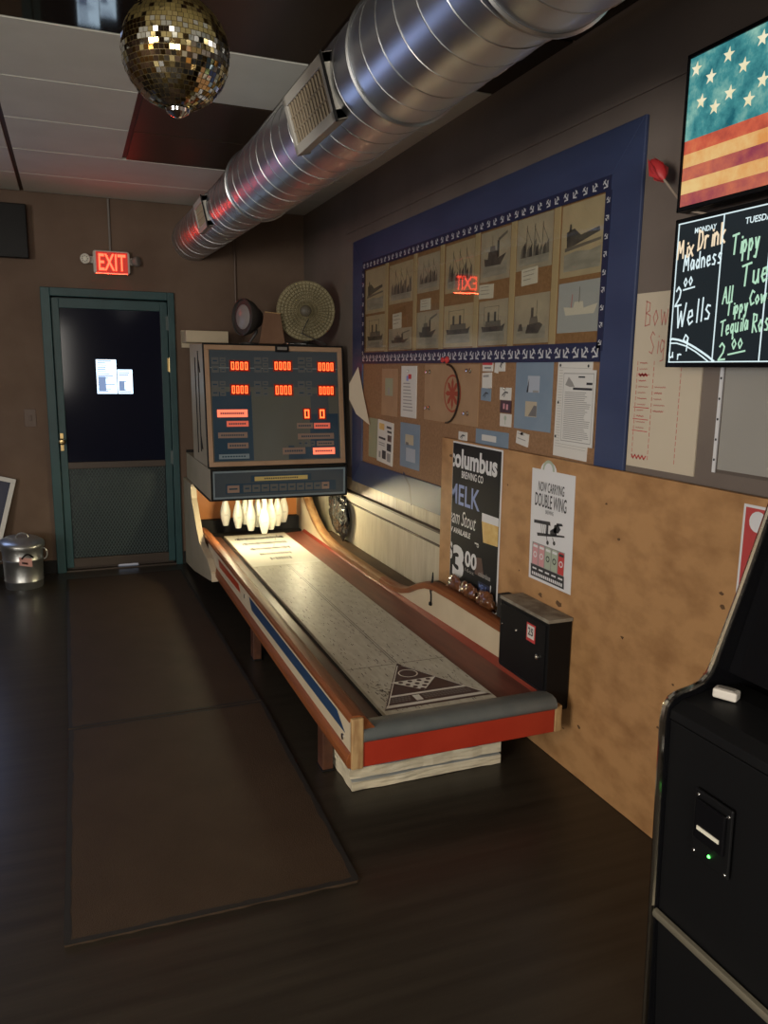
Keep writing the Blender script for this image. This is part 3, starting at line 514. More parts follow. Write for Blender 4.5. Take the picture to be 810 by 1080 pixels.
def fly(m, f, w, h, d):
    for (a0, a1, b0, b1, mm) in ((-.8,-.1,.55,.85,'beer'),(.2,.8,.7,.8,'ink'),(.3,.85,.5,.6,'ink'),(-.8,.1,.1,.2,'ink'),(.35,.85,.1,.4,'maroon'),(.3,.85,-.35,0,'ink'),(-.75,-.5,-.8,-.5,'ink_grey'),(-.3,.2,-.8,-.4,'ink'),(.35,.8,-.85,-.45,'ink_grey'),(-.8,0,-.1,-.05,'ink_grey'),(-.8,0,-.2,-.15,'ink_grey')): f.rect(m, w*a0, w*a1, h*b0, h*b1, d, mm)
card(A(4.555,4.305,.985,1.245), 'white flyer dotted with dark squares, low on the left of the board', 'paper', 'flyer', 'flyer', None, 0, .006, -.05, None, fly)
card(A(4.72,4.57,1.0,1.25), 'faded green print half covered by the dotted flyer', 'green_print', 'mounted_print', 'print', None, 0, .002)
def bph(m, f, w, h, d): f.rect(m, -w*.45, w*.4, h*.05, h*.5, d, 'photo_tan'); f.rect(m, -w*.4, -w*.1, h*.02, h*.15, d+.0002, 'photo_mid'); f.rect(m, -w*.35, w*.6, -h*.7, -h*.1, d, 'photo_blue')
card(A(4.195,3.92,1.0,1.255), 'blue mounted print below the long pinned notice', 'mat_blue', 'mounted_print', 'print', None, 0, .002, extra=bph)
em = thing('emblem_panel', 'tan cardboard panel with a faint red wheel emblem and dark strap', 'panel', F3.p(-3.56, 1.29))
m = MB(); F3.rslab(m, -3.865, -3.26, 1.292, 1.583, 0, .004, 'board_tan'); a, b = -3.53, 1.44
F3.ring(m, a, b, .084, .094, .0046, 'emblem_red', 32); F3.disc(m, a, b, .026, .0048, 'emblem_red')
for k in range(8): t = k*math.pi/4; F3.poly(m, [(a+.02*math.cos(t+.5), b+.02*math.sin(t+.5)), (a+.058*math.cos(t+.22), b+.058*math.sin(t+.22)), (a+.080*math.cos(t), b+.080*math.sin(t)), (a+.058*math.cos(t-.22), b+.058*math.sin(t-.22)), (a+.02*math.cos(t-.5), b+.02*math.sin(t-.5))], .0047, 'emblem_red')
m.build('panel', em)
for (y, z) in ((3.80,1.545),(3.345,1.553),(3.80,1.355),(3.36,1.35)): MB().lathe([(0,0),(.012,0),(.012,.003),(.004,.006),(.004,.016),(.009,.02),(.009,.026),(0,.028)], F3.p(-y, z, .004), F3.n, 'lock', 12).build('hook', em, smooth=True)
m = MB(); m.tube([F3.p(-3.56+.135*math.sin(t)-.02, 1.437+.145*math.cos(t), .013) for t in [math.pi*k/18 for k in range(19)]], .0052, 'dark_leather', 6); m.build('strap', em, smooth=True)
tag(MB().lathe([(0,0),(.016,.002),(.018,.010),(.010,.016),(.008,.026),(.014,.030),(.012,.036),(0,.037)], F3.p(-3.575,1.605,.0105), F3.n, 'red_card', 14).build('push_pin', base=F3.p(-3.575,1.605,.0105), smooth=True), 'fat red push pin on the anchor border above the emblem panel', 'push pin')
g = 'small cards pinned in columns on the board'
def redtop(m, f, w, h, d): f.rect(m, -w, w, h*.1, h, d, 'red_card'); f.rect(m, -w*.6, w*.7, -h*.5, -h*.3, d, 'ink')
def sketch(m, f, w, h, d): f.line(m, [(-w*.5,-h*.3),(0,h*.3),(w*.5,h*.2)], .006, d, 'ink'); f.line(m, [(-w*.2,-h*.5),(w*.1,h*.1)], .004, d, 'ink')
card(A(3.228,3.135,1.552,1.602), 'red-topped card at the head of the three-card column', 'paper', 'pinned_card', 'card', g, 0, .004, 0, None, redtop)
card(A(3.228,3.142,1.475,1.545), 'plain white card in the middle of the three-card column', 'paper', 'pinned_card', 'card', g, 1, .004, .04)
card(A(3.232,3.145,1.418,1.475), 'grey-blue card at the foot of the three-card column', 'mat_blue', 'pinned_card', 'card', g, 0, .005, -.03, None, sketch)
card(A(3.115,3.085,1.545,1.598), 'narrow white card tucked beside the red-topped card', 'paper', 'pinned_card', 'card', g, 0, .004, -.12)
card(A(3.078,3.028,1.552,1.612), 'small white card with a dark clip near the anchor border', 'paper', 'pinned_card', 'card', g, 0, .005, .02, None, sketch)
card(A(3.062,2.968,1.428,1.482), 'white card with a sketch, top of the column beside the blue mount', 'paper', 'pinned_card', 'card', g, 0, .004, 0, 'lock', sketch)
card(A(3.055,2.962,1.373,1.426), 'dark red picture card between two white cards', 'maroon', 'pinned_card', 'card', g, 0, .004, 0, None, lambda m, f, w, h, d: (f.rect(m, -w*.4, -w*.1, -h*.4, h*.5, d, 'pink'), f.rect(m, w*.15, w*.5, -h*.5, h*.4, d, 'pink')))
card(A(3.052,2.958,1.312,1.368), 'white card with a green sprig, under the dark red card', 'paper', 'pinned_card', 'card', g, 0, .004, 0, None, lambda m, f, w, h, d: (f.line(m, [(0,-h*.6),(0,h*.4)], .005, d, 'sage'), f.disc(m, 0, h*.35, h*.4, d+.0002, 'sage', 10)))
card(A(3.450,3.362,1.214,1.258), 'lone small white card just above the black beer poster', 'paper', 'pinned_card', 'card', g, 0, .004, .0, None, sketch)
card(A(2.905,2.812,1.244,1.298), 'white tag pinned at a tilt above the plywood edge', 'paper', 'pinned_card', 'card', g, 2, .005, -.12, 'black')
def two(m, f, w, h, d):
    f.rect(m, -w*.3, w*.35, h*.08, h*.55, d, 'photo_blue'); f.poly(m, [(-w*.35,h*.08),(-w*.25,h*.08),(-w*.22,h*.5)], d+.0002, 'ink'); f.rect(m, 0, w*.3, h*.08, h*.14, d+.0002, 'ink_grey')
    f.rect(m, -w*.38, w*.25, -h*.62, -h*.18, d, 'photo_tan'); f.poly(m, [(-w*.2,-h*.6),(w*.24,-h*.6),(w*.24,-h*.3),(w*.1,-h*.28)], d+.0002, 'photo_mid')
card(A(2.935,2.655,1.312,1.600), 'large blue mount holding two small photographs', 'mat_blue', 'mounted_print', 'print', None, 0, .002, 0, None, two)
card(A(3.275,2.975,1.10,1.285), 'blue mount mostly hidden behind the top edge of the plywood', 'mat_blue', 'mounted_print', 'print', None, 0, .002, 0, None, lambda m, f, w, h, d: f.rect(m, -w*.6, w*.3, h*.45, h*.75, d, 'photo_white'))
def ruled(m, f, w, h, d):
    for k in range(30): f.rect(m, -w*.9, w*.95, h*(.8-.055*k), h*(.8-.055*k)+.0012, d, 'ink_grey')
    for (u, v) in ((-.85,.85),(.8,.85),(-.85,.1),(-.9,-.6)): f.disc(m, w*u, h*v, .006, d+.0002, 'ink', 8)
card(A(2.622,2.405,1.225,1.605), 'ruled white sheet pinned under the printed notice at the right of the board', 'paper', 'notice', 'notice', None, 0, .004, -.015, None, ruled)
def formal(m, f, w, h, d):
    for (a0, a1, b0, b1) in ((-.92,.92,.90,.92),(-.92,.92,-.92,-.90),(-.92,-.90,-.92,.92),(.90,.92,-.92,.92),(0,.4,.80,.84),(.5,.85,.62,.68),(-.3,.85,.48,.54)): f.rect(m, w*a0, w*a1, h*b0, h*b1, d, 'ink_grey' if a1-a0 > 1.5 or a1-a0 < .1 else 'ink')
    f.poly(m, [(-w*.8,h*.6),(-w*.6,h*.82),(-w*.35,h*.68),(-w*.2,h*.56),(-w*.5,h*.55)], d, 'ink_grey'); q = random.Random(4)
    for k in range(26): f.rect(m, -w*.8, w*(.4+.45*q.random()), h*(.40-.05*k), h*(.40-.05*k)+.0025, d, 'ink_grey')
card(A(2.578,2.372,1.278,1.560), 'printed white notice with a ruled border beside the blue frame edge', 'photo_white', 'notice', 'notice', None, 0, .009, 0, None, formal, .0052)
# ------------------------------------------------------------------ bowling machine
bw = thing('bowling_machine', 'coin-operated bowling machine with a lit pin deck along the right wall', 'arcade machine', (1.235, 2.32, 0))
LY0, LY1 = 2.318, 5.72
for x, y in ((.855, 2.73), (.855, 3.985), (1.60, 2.75), (1.60, 3.985), (.86, 5.9), (1.62, 5.9)):
    MB().box(x-.022, x+.022, y-.035, y+.035, .0, .22, 'wood_dark').box(x-.026, x+.026, y-.04, y+.04, 0, .008, 'black').build('leg', bw, bevel=.004)
def ext(prof, y0, y1, m, mt):   # x-z profile pulled along y
    m.prism([(x, y0, z) for x, z in prof], (0, y1-y0, 0), mt)
# left side board: wooden moulding, cream face with inlays, wooden cap
m = MB(); ext([(.842,.205),(.822,.203),(.808,.208),(.802,.222),(.803,.242),(.811,.258),(.820,.266),(.842,.266)], LY0+.006, 5.05, m, 'wood_orange'); sb = m.build('side_board', bw, bevel=.002)
m = MB(); ext([(.818,.262),(.842,.262),(.842,.378),(.818,.378)], LY0+.006, 5.30, m, 'cream'); fp = m.build('side_panel', bw, bevel=.001)
LF = Fr((.818, 0, 0), (0,-1,0), (0,0,1))
def inlay(pts, mt, nm, lab):
    m = MB(); LF.slab(m, [(-y, z) for y, z in pts], 0, .0014, mt); o = m.build(nm, fp); o['label'] = lab
inlay([(2.385,.311),(2.475,.358),(3.96,.357),(3.90,.300)], 'inlay_blue', 'inlay', 'long blue inlay'); inlay([(4.20,.312),(4.25,.352),(4.90,.345),(4.86,.300)], 'inlay_red', 'inlay', 'short red inlay')
for y in (4.07, 2.40): MB().lathe([(0,0),(.012,.001),(.012,.006),(0,.008)], (.818, y, .33 if y > 3 else .29), (-1,0,0), 'chrome', 12).build('bolt', fp, smooth=True)
m = MB(); ext([(.814,.372),(.814,.386),(.826,.394),(.850,.394),(.872,.384),(.905,.345),(.918,.328),(.918,.300),(.842,.300),(.842,.372)], LY0+.012, 5.70, m, 'wood_orange'); m.build('side_rail', bw, smooth=True, sharp=25)
MB().box(.818, .862, LY0-.004, LY0+.014, .203, .388, 'wood_raw').build('end_block', bw, bevel=.004)
# gutters, lane
m = MB(); ext([(.918,.318),(.978,.308),(.978,.285),(.918,.285)], 2.40, LY1, m, 'wood_dark'); m.build('gutter', bw)
m = MB(); ext([(1.452,.308),(1.618,.316),(1.618,.285),(1.452,.285)], 2.40, LY1, m, 'gutter'); m.build('gutter', bw)
m = MB(); m.prism([(1.618,2.40,.290),(1.618,2.40,.316),(1.650,2.40,.345),(1.650,2.40,.290)], (-.02, LY1-2.40, -.004), 'stripe_red'); m.build('red_stripe', bw)
ln = MB().box(.992, 1.450, 2.425, 5.67, .300, .325, 'lane'); lane = ln.build('lane', bw, bevel=.002)
MB().box(.978, .992, 2.42, 5.67, .285, .309, 'black_matte').box(1.45, 1.453, 2.42, 5.67, .285, .309, 'black_matte').build('lane_gap', bw)  # black strips put in for the shadow line beside the lane
T = Fr((0,0,.3253), (1,0,0), (0,1,0)); m = MB(); q = random.Random(5)
T.rect(m, .995, 1.205, 2.885, 2.889, .0004, 'lane_wear'); T.rect(m, 1.235, 1.449, 2.885, 2.889, .0004, 'lane_wear')
for x in (1.214, 1.226): T.rect(m, x-.0016, x+.0016, 2.90, 5.0, .0004, 'lane_wear')
for k in range(900):
    x = 1+.44*q.random(); y = 2.45+3.0*q.random()**1.3; s = .0007+.0014*q.random()**2; T.rect(m, x-s, x+s, y-s*3, y+s*(3+14*q.random()**2), .0003, 'lane_wear')
for k in range(26): x = 1.03+.045*q.random(); y = 2.58+.16*q.random(); T.line(m, [(x, y), (x+.02*q.random(), y+.01*q.gauss(0, 1))], .004, .0005, 'lane_wear')
m.build('wear_marks', lane)
def tri(a, b):  # triangle logo, a across (-1..1), b up the lane (0..1)
    return 1.222+a*.222, 2.468+b*.42
m = MB(); P = lambda L: [tri(a, b) for a, b in L]
T.poly(m, P([(-1,0),(1,0),(0,1)]), .0006, 'maroon'); T.poly(m, P([(-.955,.035),(.955,.035),(.88,.085),(-.90,.085)]), .0009, 'lane_sheet')
T.poly(m, P([(-.80,.175),(-.78,.205),(.52,.30),(.62,.305),(.69,.275)][:0]+[(-.72,.24),(.74,.24),(.70,.275),(-.68,.275)]), .0009, 'lane_sheet')
for (a0, a1, b) in ((-.78,-.35,.20),(-.80,-.35,.165),(-.82,-.35,.13),(-.15,.72,.20),(-.15,.76,.165),(-.15,.80,.13)):
    for k in range(int((a1-a0)/.06)): T.poly(m, P([(a0+.06*k,b),(a0+.06*k+.045,b),(a0+.06*k+.045,b+.022),(a0+.06*k,b+.022)]), .0009, 'photo_mid')
T.poly(m, P([(-.33,.11),(-.2,.11),(-.2,.225),(-.33,.225)]), .0009, 'lane_sheet'); T.poly(m, P([(-.48,.56),(.42,.56),(-.02,.30)]), .0009, 'lane_sheet')
for r_ in range(4):
    for k in range(4-r_): a, b = (-.30+.18*k+.09*r_, .525-.065*r_); T.disc(m, *tri(a-.0, b), .0105, .0012, 'maroon', 10)
c = tri(0, .72); T.ring(m, c[0], c[1], .036, .041, .0009, 'lane_sheet', 24)
T.line(m, P([(-.90,.06),(-.045,.93)]), .004, .0010, 'lane_sheet'); T.line(m, P([(.93,.06),(.04,.93)]), .004, .0010, 'lane_sheet'); m.build('foul_line_emblem', lane)
m = MB(); T.rect(m, .998, 1.445, 4.70, 5.62, .0006, 'lane_sheet')
for (y, w_, n) in ((5.52,.9,30),(5.35,.8,22),(5.18,.7,20),(5.02,.55,14),(4.88,.36,8)):
    for k in range(n):
        x = 1.222-w_*.2+w_*.4*(k+.5)/n; h = .025+.05*q.random(); T.rect(m, x-.005, x+.004*q.random()+.003, y-h/2, y+h/2, .0009, 'ink')
    T.rect(m, 1.222-w_*.2, 1.222+w_*.2, y-.035, y-.031, .0009, 'ink_grey')
T.line(m, [(1.08,5.6),(1.222,5.1),(1.37,5.6)], .003, .0008, 'photo_mid'); m.build('score_sheet', lane)
# front end
m = MB(); m.prism([(.862, LY0+.002, .296),(.862, LY0-.008, .306),(.862, LY0-.010, .322),(.862, LY0+.004, .338),(.862, LY0+.03, .345),(.862, LY0+.075, .340),(.862, 2.428, .329),(.862, 2.428, .296)], (.775, 0, 0), 'roll_grey'); m.build('front_bumper', bw, smooth=True, sharp=50)
MB().box(.862, 1.635, LY0+.002, LY0+.03, .205, .298, 'red_paint').build('front_board', bw, bevel=.003)
MB().box(1.635, 1.665, LY0-.002, LY0+.03, .205, .31, 'wood_raw').build('end_block', bw, bevel=.004)
MB().box(.862, 1.64, LY0+.03, 5.7, .255, .285, 'wood_dark').build('lane_bed', bw)
# right side: cream panel with a waved wooden cap that dips along the middle and climbs at the hood
prof = [(2.752,.477),(2.80,.478),(3.20,.487),(3.40,.485),(3.50,.470),(3.60,.435),(3.70,.390),(3.80,.360),(3.92,.346),(4.10,.342),(4.6,.343),(5.0,.350),(5.18,.365),(5.34,.40),(5.48,.455),(5.62,.53),(5.74,.62),(5.80,.70)]
xr = lambda y: 1.650-.030*min(1, max(0, (y-2.4)/2.0))
m = MB(); n = len(prof); vs = []
for y, z in prof: vs += [(xr(y), y, .292), (xr(y), y, z), (xr(y)+.028, y, z), (xr(y)+.028, y, .292)]
fs = [(4*i+k, 4*i+(k+1) % 4, 4*i+4+(k+1) % 4, 4*i+4+k) for i in range(n-1) for k in range(4)]+[(0,3,2,1),(4*n-4,4*n-3,4*n-2,4*n-1)]
m.add(vs, fs, 'cream'); m.build('side_panel', bw)
m = MB(); vs = []
for i, (y, z) in enumerate(prof):
    a = prof[max(i-1, 0)]; b = prof[min(i+1, n-1)]; t = Vector((0, b[0]-a[0], b[1]-a[1])).normalized(); nn = Vector((0, -t.z, t.y)); c = Vector((xr(y), y, z))
    for dx, dn in ((-.010, -.016), (-.010, .010), (.002, .018), (.040, .018), (.052, .010), (.052, -.016)): vs.append(c+Vector((dx,0,0))+nn*dn)
for mt_, r_ in (('wood_orange', range(0, 9)), ('wood_cap', range(9, n-1))): m.add(vs, [(6*i+k, 6*i+(k+1) % 6, 6*i+6+(k+1) % 6, 6*i+6+k) for i in r_ for k in range(6)]+([tuple(range(6))] if 0 in r_ else [tuple(range(6*n-6, 6*n))]), mt_)
m.build('rail_cap', bw, smooth=True, sharp=50)
MB().box(1.665, 1.740, 2.80, 3.58, .315, .352, 'wood_ledge').box(1.665, 1.772, 3.58, 5.5, .315, .352, 'wood_ledge').build('wall_ledge', bw, bevel=.003)
MB().box(1.675, 1.740, 2.86, 3.56, .34, .470, 'wood_ledge').build('tray_shelf', bw, bevel=.003)
m = MB(); c = Vector((1.640, 3.43, .465)); m.tube([c+Vector((-.004,0,-.072)), c+Vector((-.006,.0,-.03)), c+Vector((-.004,.012,.0)), c+Vector((.004,.01,.05)), c+Vector((.006,.012,.085))], [.008,.006,.009,.006,.003], 'black', 8); m.lathe([(0,0),(.012,.001),(.010,.012),(0,.014)], c+Vector((-.004,0,-.075)), (-1,0,.2), 'black', 10); m.tube([c+Vector((-.004,-.012,-.005)), c+Vector((-.005,.02,.002))], .004, 'black', 6); m.build('latch', bw, smooth=True)
# coin box
cb0 = MB().box(1.632, 1.740, 2.388, 2.748, .252, .618, 'black'); cb = cb0.build('coin_box', bw, bevel=.006); cb['label'] = 'black metal coin box'
MB().box(1.630, 1.742, 2.386, 2.750, .612, .626, 'dust_top').build('lid', cb, bevel=.002)
CF = Fr((1.632, 0, 0), (0,-1,0), (0,0,1)); m = MB(); CF.rslab(m, -2.735, -2.40, .345, .600, 0, .004, 'black'); CF.rslab(m, -2.735, -2.40, .262, .335, 0, .003, 'black'); m.build('door', cb, bevel=.002)
m = MB(); CF.rslab(m, -2.530, -2.468, .505, .578, .004, .0055, 'red_card'); CF.rslab(m, -2.523, -2.475, .518, .571, .0055, .0062, 'paper'); CF.text(m, '25', -2.517, -2.481, .530, .562, .0066, 'ink', bold=.02); CF.text(m, '\u00a2', -2.486, -2.479, .545, .558, .0066, 'ink'); m.build('price_sticker', cb)
for y, z, r_ in ((2.445,.462,.011), (2.60,.520,.006), (2.71,.515,.004)): MB().lathe([(0,0),(r_,.001),(r_,.006),(r_*.6,.009),(r_*.55,.006),(0,.006)], CF.p(-y, z, .004), CF.n, 'lock', 16).build('lock' if r_ > .01 else 'screw', cb, smooth=True)
MB().box(1.680, 1.740, 2.752, 2.86, .47, .60, 'black_matte').build('coin_box_bracket', bw, bevel=.006)
# cabinet and pin deck
def cside(x0, x1, nm, mt, y2=None):
    P = [(4.94,.190),(4.955,.235),(5.10,.285),(5.43,.328),(5.55,.40),(5.78,.600),(5.80,.705),(6.20,.705),(6.20,.020),(5.75,.060),(5.05,.168)]
    m = MB(); m.prism([(x0, y, z) for y, z in P], (x1-x0, 0, 0), mt); return m.build(nm, bw, bevel=.003)
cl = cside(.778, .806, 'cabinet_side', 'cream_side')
m = MB(); E = [(4.935,.186),(4.950,.238),(5.10,.290),(5.43,.333),(5.545,.404),(5.772,.602),(5.79,.70)]
for (a, b) in zip(E[:-1], E[1:]):
    t = Vector((0, b[0]-a[0], b[1]-a[1])).normalized(); nn = Vector((0,-t.z,t.y)); m.prism([Vector((.776,a[0],a[1])), Vector((.776,b[0],b[1])), Vector((.776,b[0],b[1]))+nn*.012, Vector((.776,a[0],a[1]))+nn*.012], (.040,0,0), 'cream')
m.build('edge_trim', cl)
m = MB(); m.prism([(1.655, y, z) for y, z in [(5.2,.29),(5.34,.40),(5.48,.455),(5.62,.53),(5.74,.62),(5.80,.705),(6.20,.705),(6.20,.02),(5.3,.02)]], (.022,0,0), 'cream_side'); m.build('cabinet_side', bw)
MB().box(.806, 1.655, 6.16, 6.20, .02, .92, 'black_matte').build('cabinet_back', bw)
MB().box(.806, 1.655, 6.07, 6.115, .385, .69, 'orange_board').build('pin_deck_backboard', bw)
m = MB().box(.806, 1.655, 5.68, 6.16, .27, .285, 'black_matte').box(.806, 1.655, 6.00, 6.09, .285, .385, 'black_matte'); m.build('pin_pit', bw)
MB().box(.80, 1.66, 5.08, 6.15, .690, .706, 'black_matte').build('hood_floor', bw)
tb = MB(); tb.tube([(.93, 5.24, .678), (1.54, 5.24, .678)], .009, 'tube_glow', 10); hl = tb.build('lamp_tube', bw, smooth=True); hl['label'] = 'lit warm white lamp tube under the hood'
# ten hanging pins
def pinmesh(x, y, z0, first=[None]):
    if first[0] is None:
        m = MB(); pr = [(0,.0),(.020,.0),(.0235,.012),(.0345,.055),(.0385,.085),(.037,.112),(.029,.150),(.0185,.185),(.0155,.205),(.0175,.226),(.0205,.248),(.0195,.268),(.012,.284),(0,.29)]
        m.lathe(pr, (x, y, z0), (0,0,1), 'pin', 28); o = m.build('pin', bw, base=(x, y, z0), smooth=True)
        m = MB(); f = Fr((x, y-.0388, z0+.085), (1,0,0), (0,0,1))
        f.ring(m, -.008, 0, .004, .006, .0, 'pin_mark', 14); f.ring(m, .006, .0, .004, .006, .0, 'pin_mark', 14); c = m.build('pin_mark', o, base=(x, y, z0)); c.location = (0,0,0); first[0] = (o, Vector((x, y, z0))); return
    o, b = first[0]; r = o.copy(); COL.objects.link(r); r.parent = bw; r.location = o.location+Vector((x, y, z0))-b
    for ch in o.children: d = ch.copy(); COL.objects.link(d); d.parent = r
for row in range(4):
    for k in range(row+1): pinmesh(1.243+(k-row/2)*.148, 5.44+.104*row, .378+.004*row)
# score box lower front
SB = backf(5.0)
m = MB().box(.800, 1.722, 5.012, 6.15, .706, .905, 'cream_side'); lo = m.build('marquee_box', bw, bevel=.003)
def fr4(m, f, a0, a1, b0, b1, t, d0, d1, mt):
    f.rslab(m, a0, a1, b0, b0+t, d0, d1, mt); f.rslab(m, a0, a1, b1-t, b1, d0, d1, mt); f.rslab(m, a0, a0+t, b0+t, b1-t, d0, d1, mt); f.rslab(m, a1-t, a1, b0+t, b1-t, d0, d1, mt)
L5 = backf(5.012); m = MB(); fr4(m, L5, .800, 1.722, .702, .908, .012, 0, .012, 'black'); fr4(m, L5, .812, 1.710, .714, .896, .012, 0, .008, 'score_line'); m.build('front_frame', lo)
m = MB(); L5.rslab(m, .824, 1.698, .726, .884, -.01, .002, 'score_slate'); L5.rslab(m, 1.06, 1.47, .818, .862, .002, .0025, 'score_blue'); L5.rslab(m, 1.085, 1.445, .824, .852, .0025, .003, 'plate_yellow'); L5.rslab(m, .895, 1.645, .744, .812, .002, .0025, 'score_blue')
q = random.Random(2)
for k in range(16): L5.rect(m, 1.15+.0145*k, 1.16+.0145*k, .834, .843, .0034, 'ink')
xs_ = [.908+.064*k for k in range(11)]
for k in range(11):
    w_ = .078 if k == 0 else .052; x = .905 if k == 0 else .945+.060*k+(.004 if k < 10 else 0); L5.rslab(m, x, x+w_, .752, .800, .0025, .0035, 'score_copper' if k in (0, 10) else 'score_tile'); L5.rect(m, x+.012, x+w_-.012, .772, .782, .0039, 'score_blue')
m.build('button_display', lo)
# score box upper, leaning back
tl = .098; c0 = Vector((.79, 5.035, .918)); vz = Vector((0, tl, .785)).normalized(); UF = Fr(c0, (1,0,0), vz); UW, UH = .935, .79
m = MB(); m.prism([UF.p(0,0,0), UF.p(UW,0,0), Vector((.79+UW, 5.62, .905)), Vector((.79, 5.62, .905))], (0,0,0.0001), 'cream_side')
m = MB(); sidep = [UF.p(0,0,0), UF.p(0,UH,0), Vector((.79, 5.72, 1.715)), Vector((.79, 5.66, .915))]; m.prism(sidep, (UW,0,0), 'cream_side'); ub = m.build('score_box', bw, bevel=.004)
for (y0, y1, z0, z1) in ((5.40,5.42,.98,1.62),(5.27,5.29,1.00,1.66),(5.215,5.24,1.02,1.10),(5.25,5.272,1.52,1.60)): MB().prism([(.786,y0,z0),(.786,y1,z0),(.786,y1+.06,z1),(.786,y0+.06,z1)], (.004,0,0), 'black_matte').build('vent_slot', ub)
m = MB(); fr4(m, UF, -.004, UW+.004, -.006, UH+.004, .010, .001, .014, 'black'); fr4(m, UF, .006, UW-.006, .004, UH-.006, .030, .001, .012, 'score_frame'); m.build('door_frame', ub, bevel=.002)
m = MB(); UF.rslab(m, UW*.50, UW*.60, UH-.045, UH-.004, .012, .020, 'black'); UF.rslab(m, UW*.515, UW*.585, UH-.032, UH-.012, .020, .024, 'grey_plastic'); m.build('top_latch', ub, bevel=.002)
def upx(x, y):  # point of the tilted score panel seen at a pixel
    d = px(x, y); t = (UF.o-CAM).dot(UF.n)/d.dot(UF.n); return UF.ab(CAM+d*t)
def usp(x0, x1, y0, y1):
    P = [upx(x0,(y0+y1)/2), upx(x1,(y0+y1)/2), upx((x0+x1)/2,y0), upx((x0+x1)/2,y1)]; return P[0][0], P[1][0], P[3][1], P[2][1]
m = MB(); UF.rslab(m, .036, UW-.036, .034, UH-.036, .0, .003, 'score_glass')
UF.rslab(m, .040, UW-.040, UH*.815, UH-.040, .003, .0034, 'score_slate'); UF.rslab(m, .040, UW-.040, UH*.655, UH*.805, .003, .0034, 'score_slate')
UF.rect(m, .040, UW-.040, UH*.807, UH*.812, .0036, 'score_line')
UF.rslab(m, .045, .30, .040, UH*.615, .003, .0034, 'score_blue'); UF.rslab(m, UW-.245, UW-.045, .11, UH*.43, .003, .0034, 'score_blue'); UF.rslab(m, UW-.40, UW-.045, .040, UH*.15, .0031, .0035, 'score_blue'); UF.rslab(m, UW-.235, UW-.11, UH*.43, UH*.60, .003, .0034, 'score_slate'); UF.rslab(m, UW-.40, UW-.36, .11, .13, .003, .0034, 'score_blue')
sp = m.build('score_panel', ub)
def seg(m, f, a, b, w, h, d, mt, dig):
    S7 = {'0':'abcdef'}; t = w*.26
    R = {'a':(0,w,h-t,h),'d':(0,w,0,t),'f':(0,t,h/2,h),'e':(0,t,0,h/2),'b':(w-t,w,h/2,h),'c':(w-t,w,0,h/2)}
    for s_ in S7[dig]: r_ = R[s_]; f.rect(m, a+r_[0], a+r_[1], b+r_[2], b+r_[3], d, mt)
for i, (x0, x1, y0, y1) in enumerate([(243,262,381,391),(289,307,381,391),(335,352,382,392),(244,262,406,416),(290,308,406,417),(336,352,407,417)]):
    a0, a1, b0, b1 = usp(x0, x1, y0, y1); m = MB(); UF.rslab(m, a0-.008, a1+.008, b0-.006, b1+.006, .0034, .0045, 'led_bg'); w_ = (a1-a0)/4
    for k in range(4): seg(m, UF, a0+w_*(k+.14), b0+.006, w_*.66, b1-b0-.012, .0049, 'led', '0')
    m.build('digit_display', ub)
    m = MB(); x_ = (223, 268, 314)[i % 3]; y_ = (385, 410)[i // 3]; a0, a1, b0, b1 = usp(x_, x_+15, y_-8, y_+8); w_, h_ = a1-a0, b1-b0
    for (u0, u1, v0, v1) in ((0,.5,.55,1),(0,.5,0,.45),(.58,1,.72,1),(.58,1,.37,.65),(.58,1,.02,.30)): UF.rslab(m, a0+w_*u0, a0+w_*u1, b0+h_*v0, b0+h_*v1, .0034, .0042, 'score_tile'); UF.rect(m, a0+w_*(u0+.1), a0+w_*(u1-.1), b0+h_*(v0+(v1-v0)*.4), b0+h_*(v0+(v1-v0)*.6), .0046, 'score_blue')
    m.build('frame_tiles', ub)
def plate(x0, x1, y0, y1, mt, n=9):
    a0, a1, b0, b1 = usp(x0, x1, y0, y1); m = MB(); UF.rslab(m, a0, a1, b0, b1, .0034, .0044, mt)
    for k in range(n): w_ = (a1-a0)*.8/n; UF.rect(m, a0+(a1-a0)*.1+w_*k, a0+(a1-a0)*.1+w_*(k+.7), b0+(b1-b0)*.36, b0+(b1-b0)*.64, .0048, 'score_blue')
    o = m.build('indicator_plate', ub)
    if mt in ('lamp_hot', 'lamp_red'): o['label'] = 'lit red indicator plate'
plate(229,261,432,440,'lamp_hot',12); plate(239,262,444,450,'lamp_red',8); plate(230,261,456,462,'score_copper',11); plate(240,262,467,473,'score_copper',7); plate(231,263,479,484,'score_line',9)
plate(313,330,446,452,'score_copper',6); plate(331,348,446,452,'lamp_red',6); plate(314,352,457,463,'score_copper',14); plate(334,352,465,470,'score_copper',6); plate(298,322,472,479,'score_copper',8); plate(330,353,472,479,'lamp_hot',8)
for x_ in (315, 321, 328): plate(x_, x_+4, 465, 470, 'score_tile', 1)
for x_ in (321, 337):
    a0, a1, b0, b1 = usp(x_, x_+5, 432, 441); m = MB(); UF.rslab(m, a0-.012, a1+.012, b0-.010, b1+.010, .0034, .0042, 'led_bg'); seg(m, UF, a0, b0, a1-a0, b1-b0, .0046, 'led', '0'); m.build('digit_display', ub)
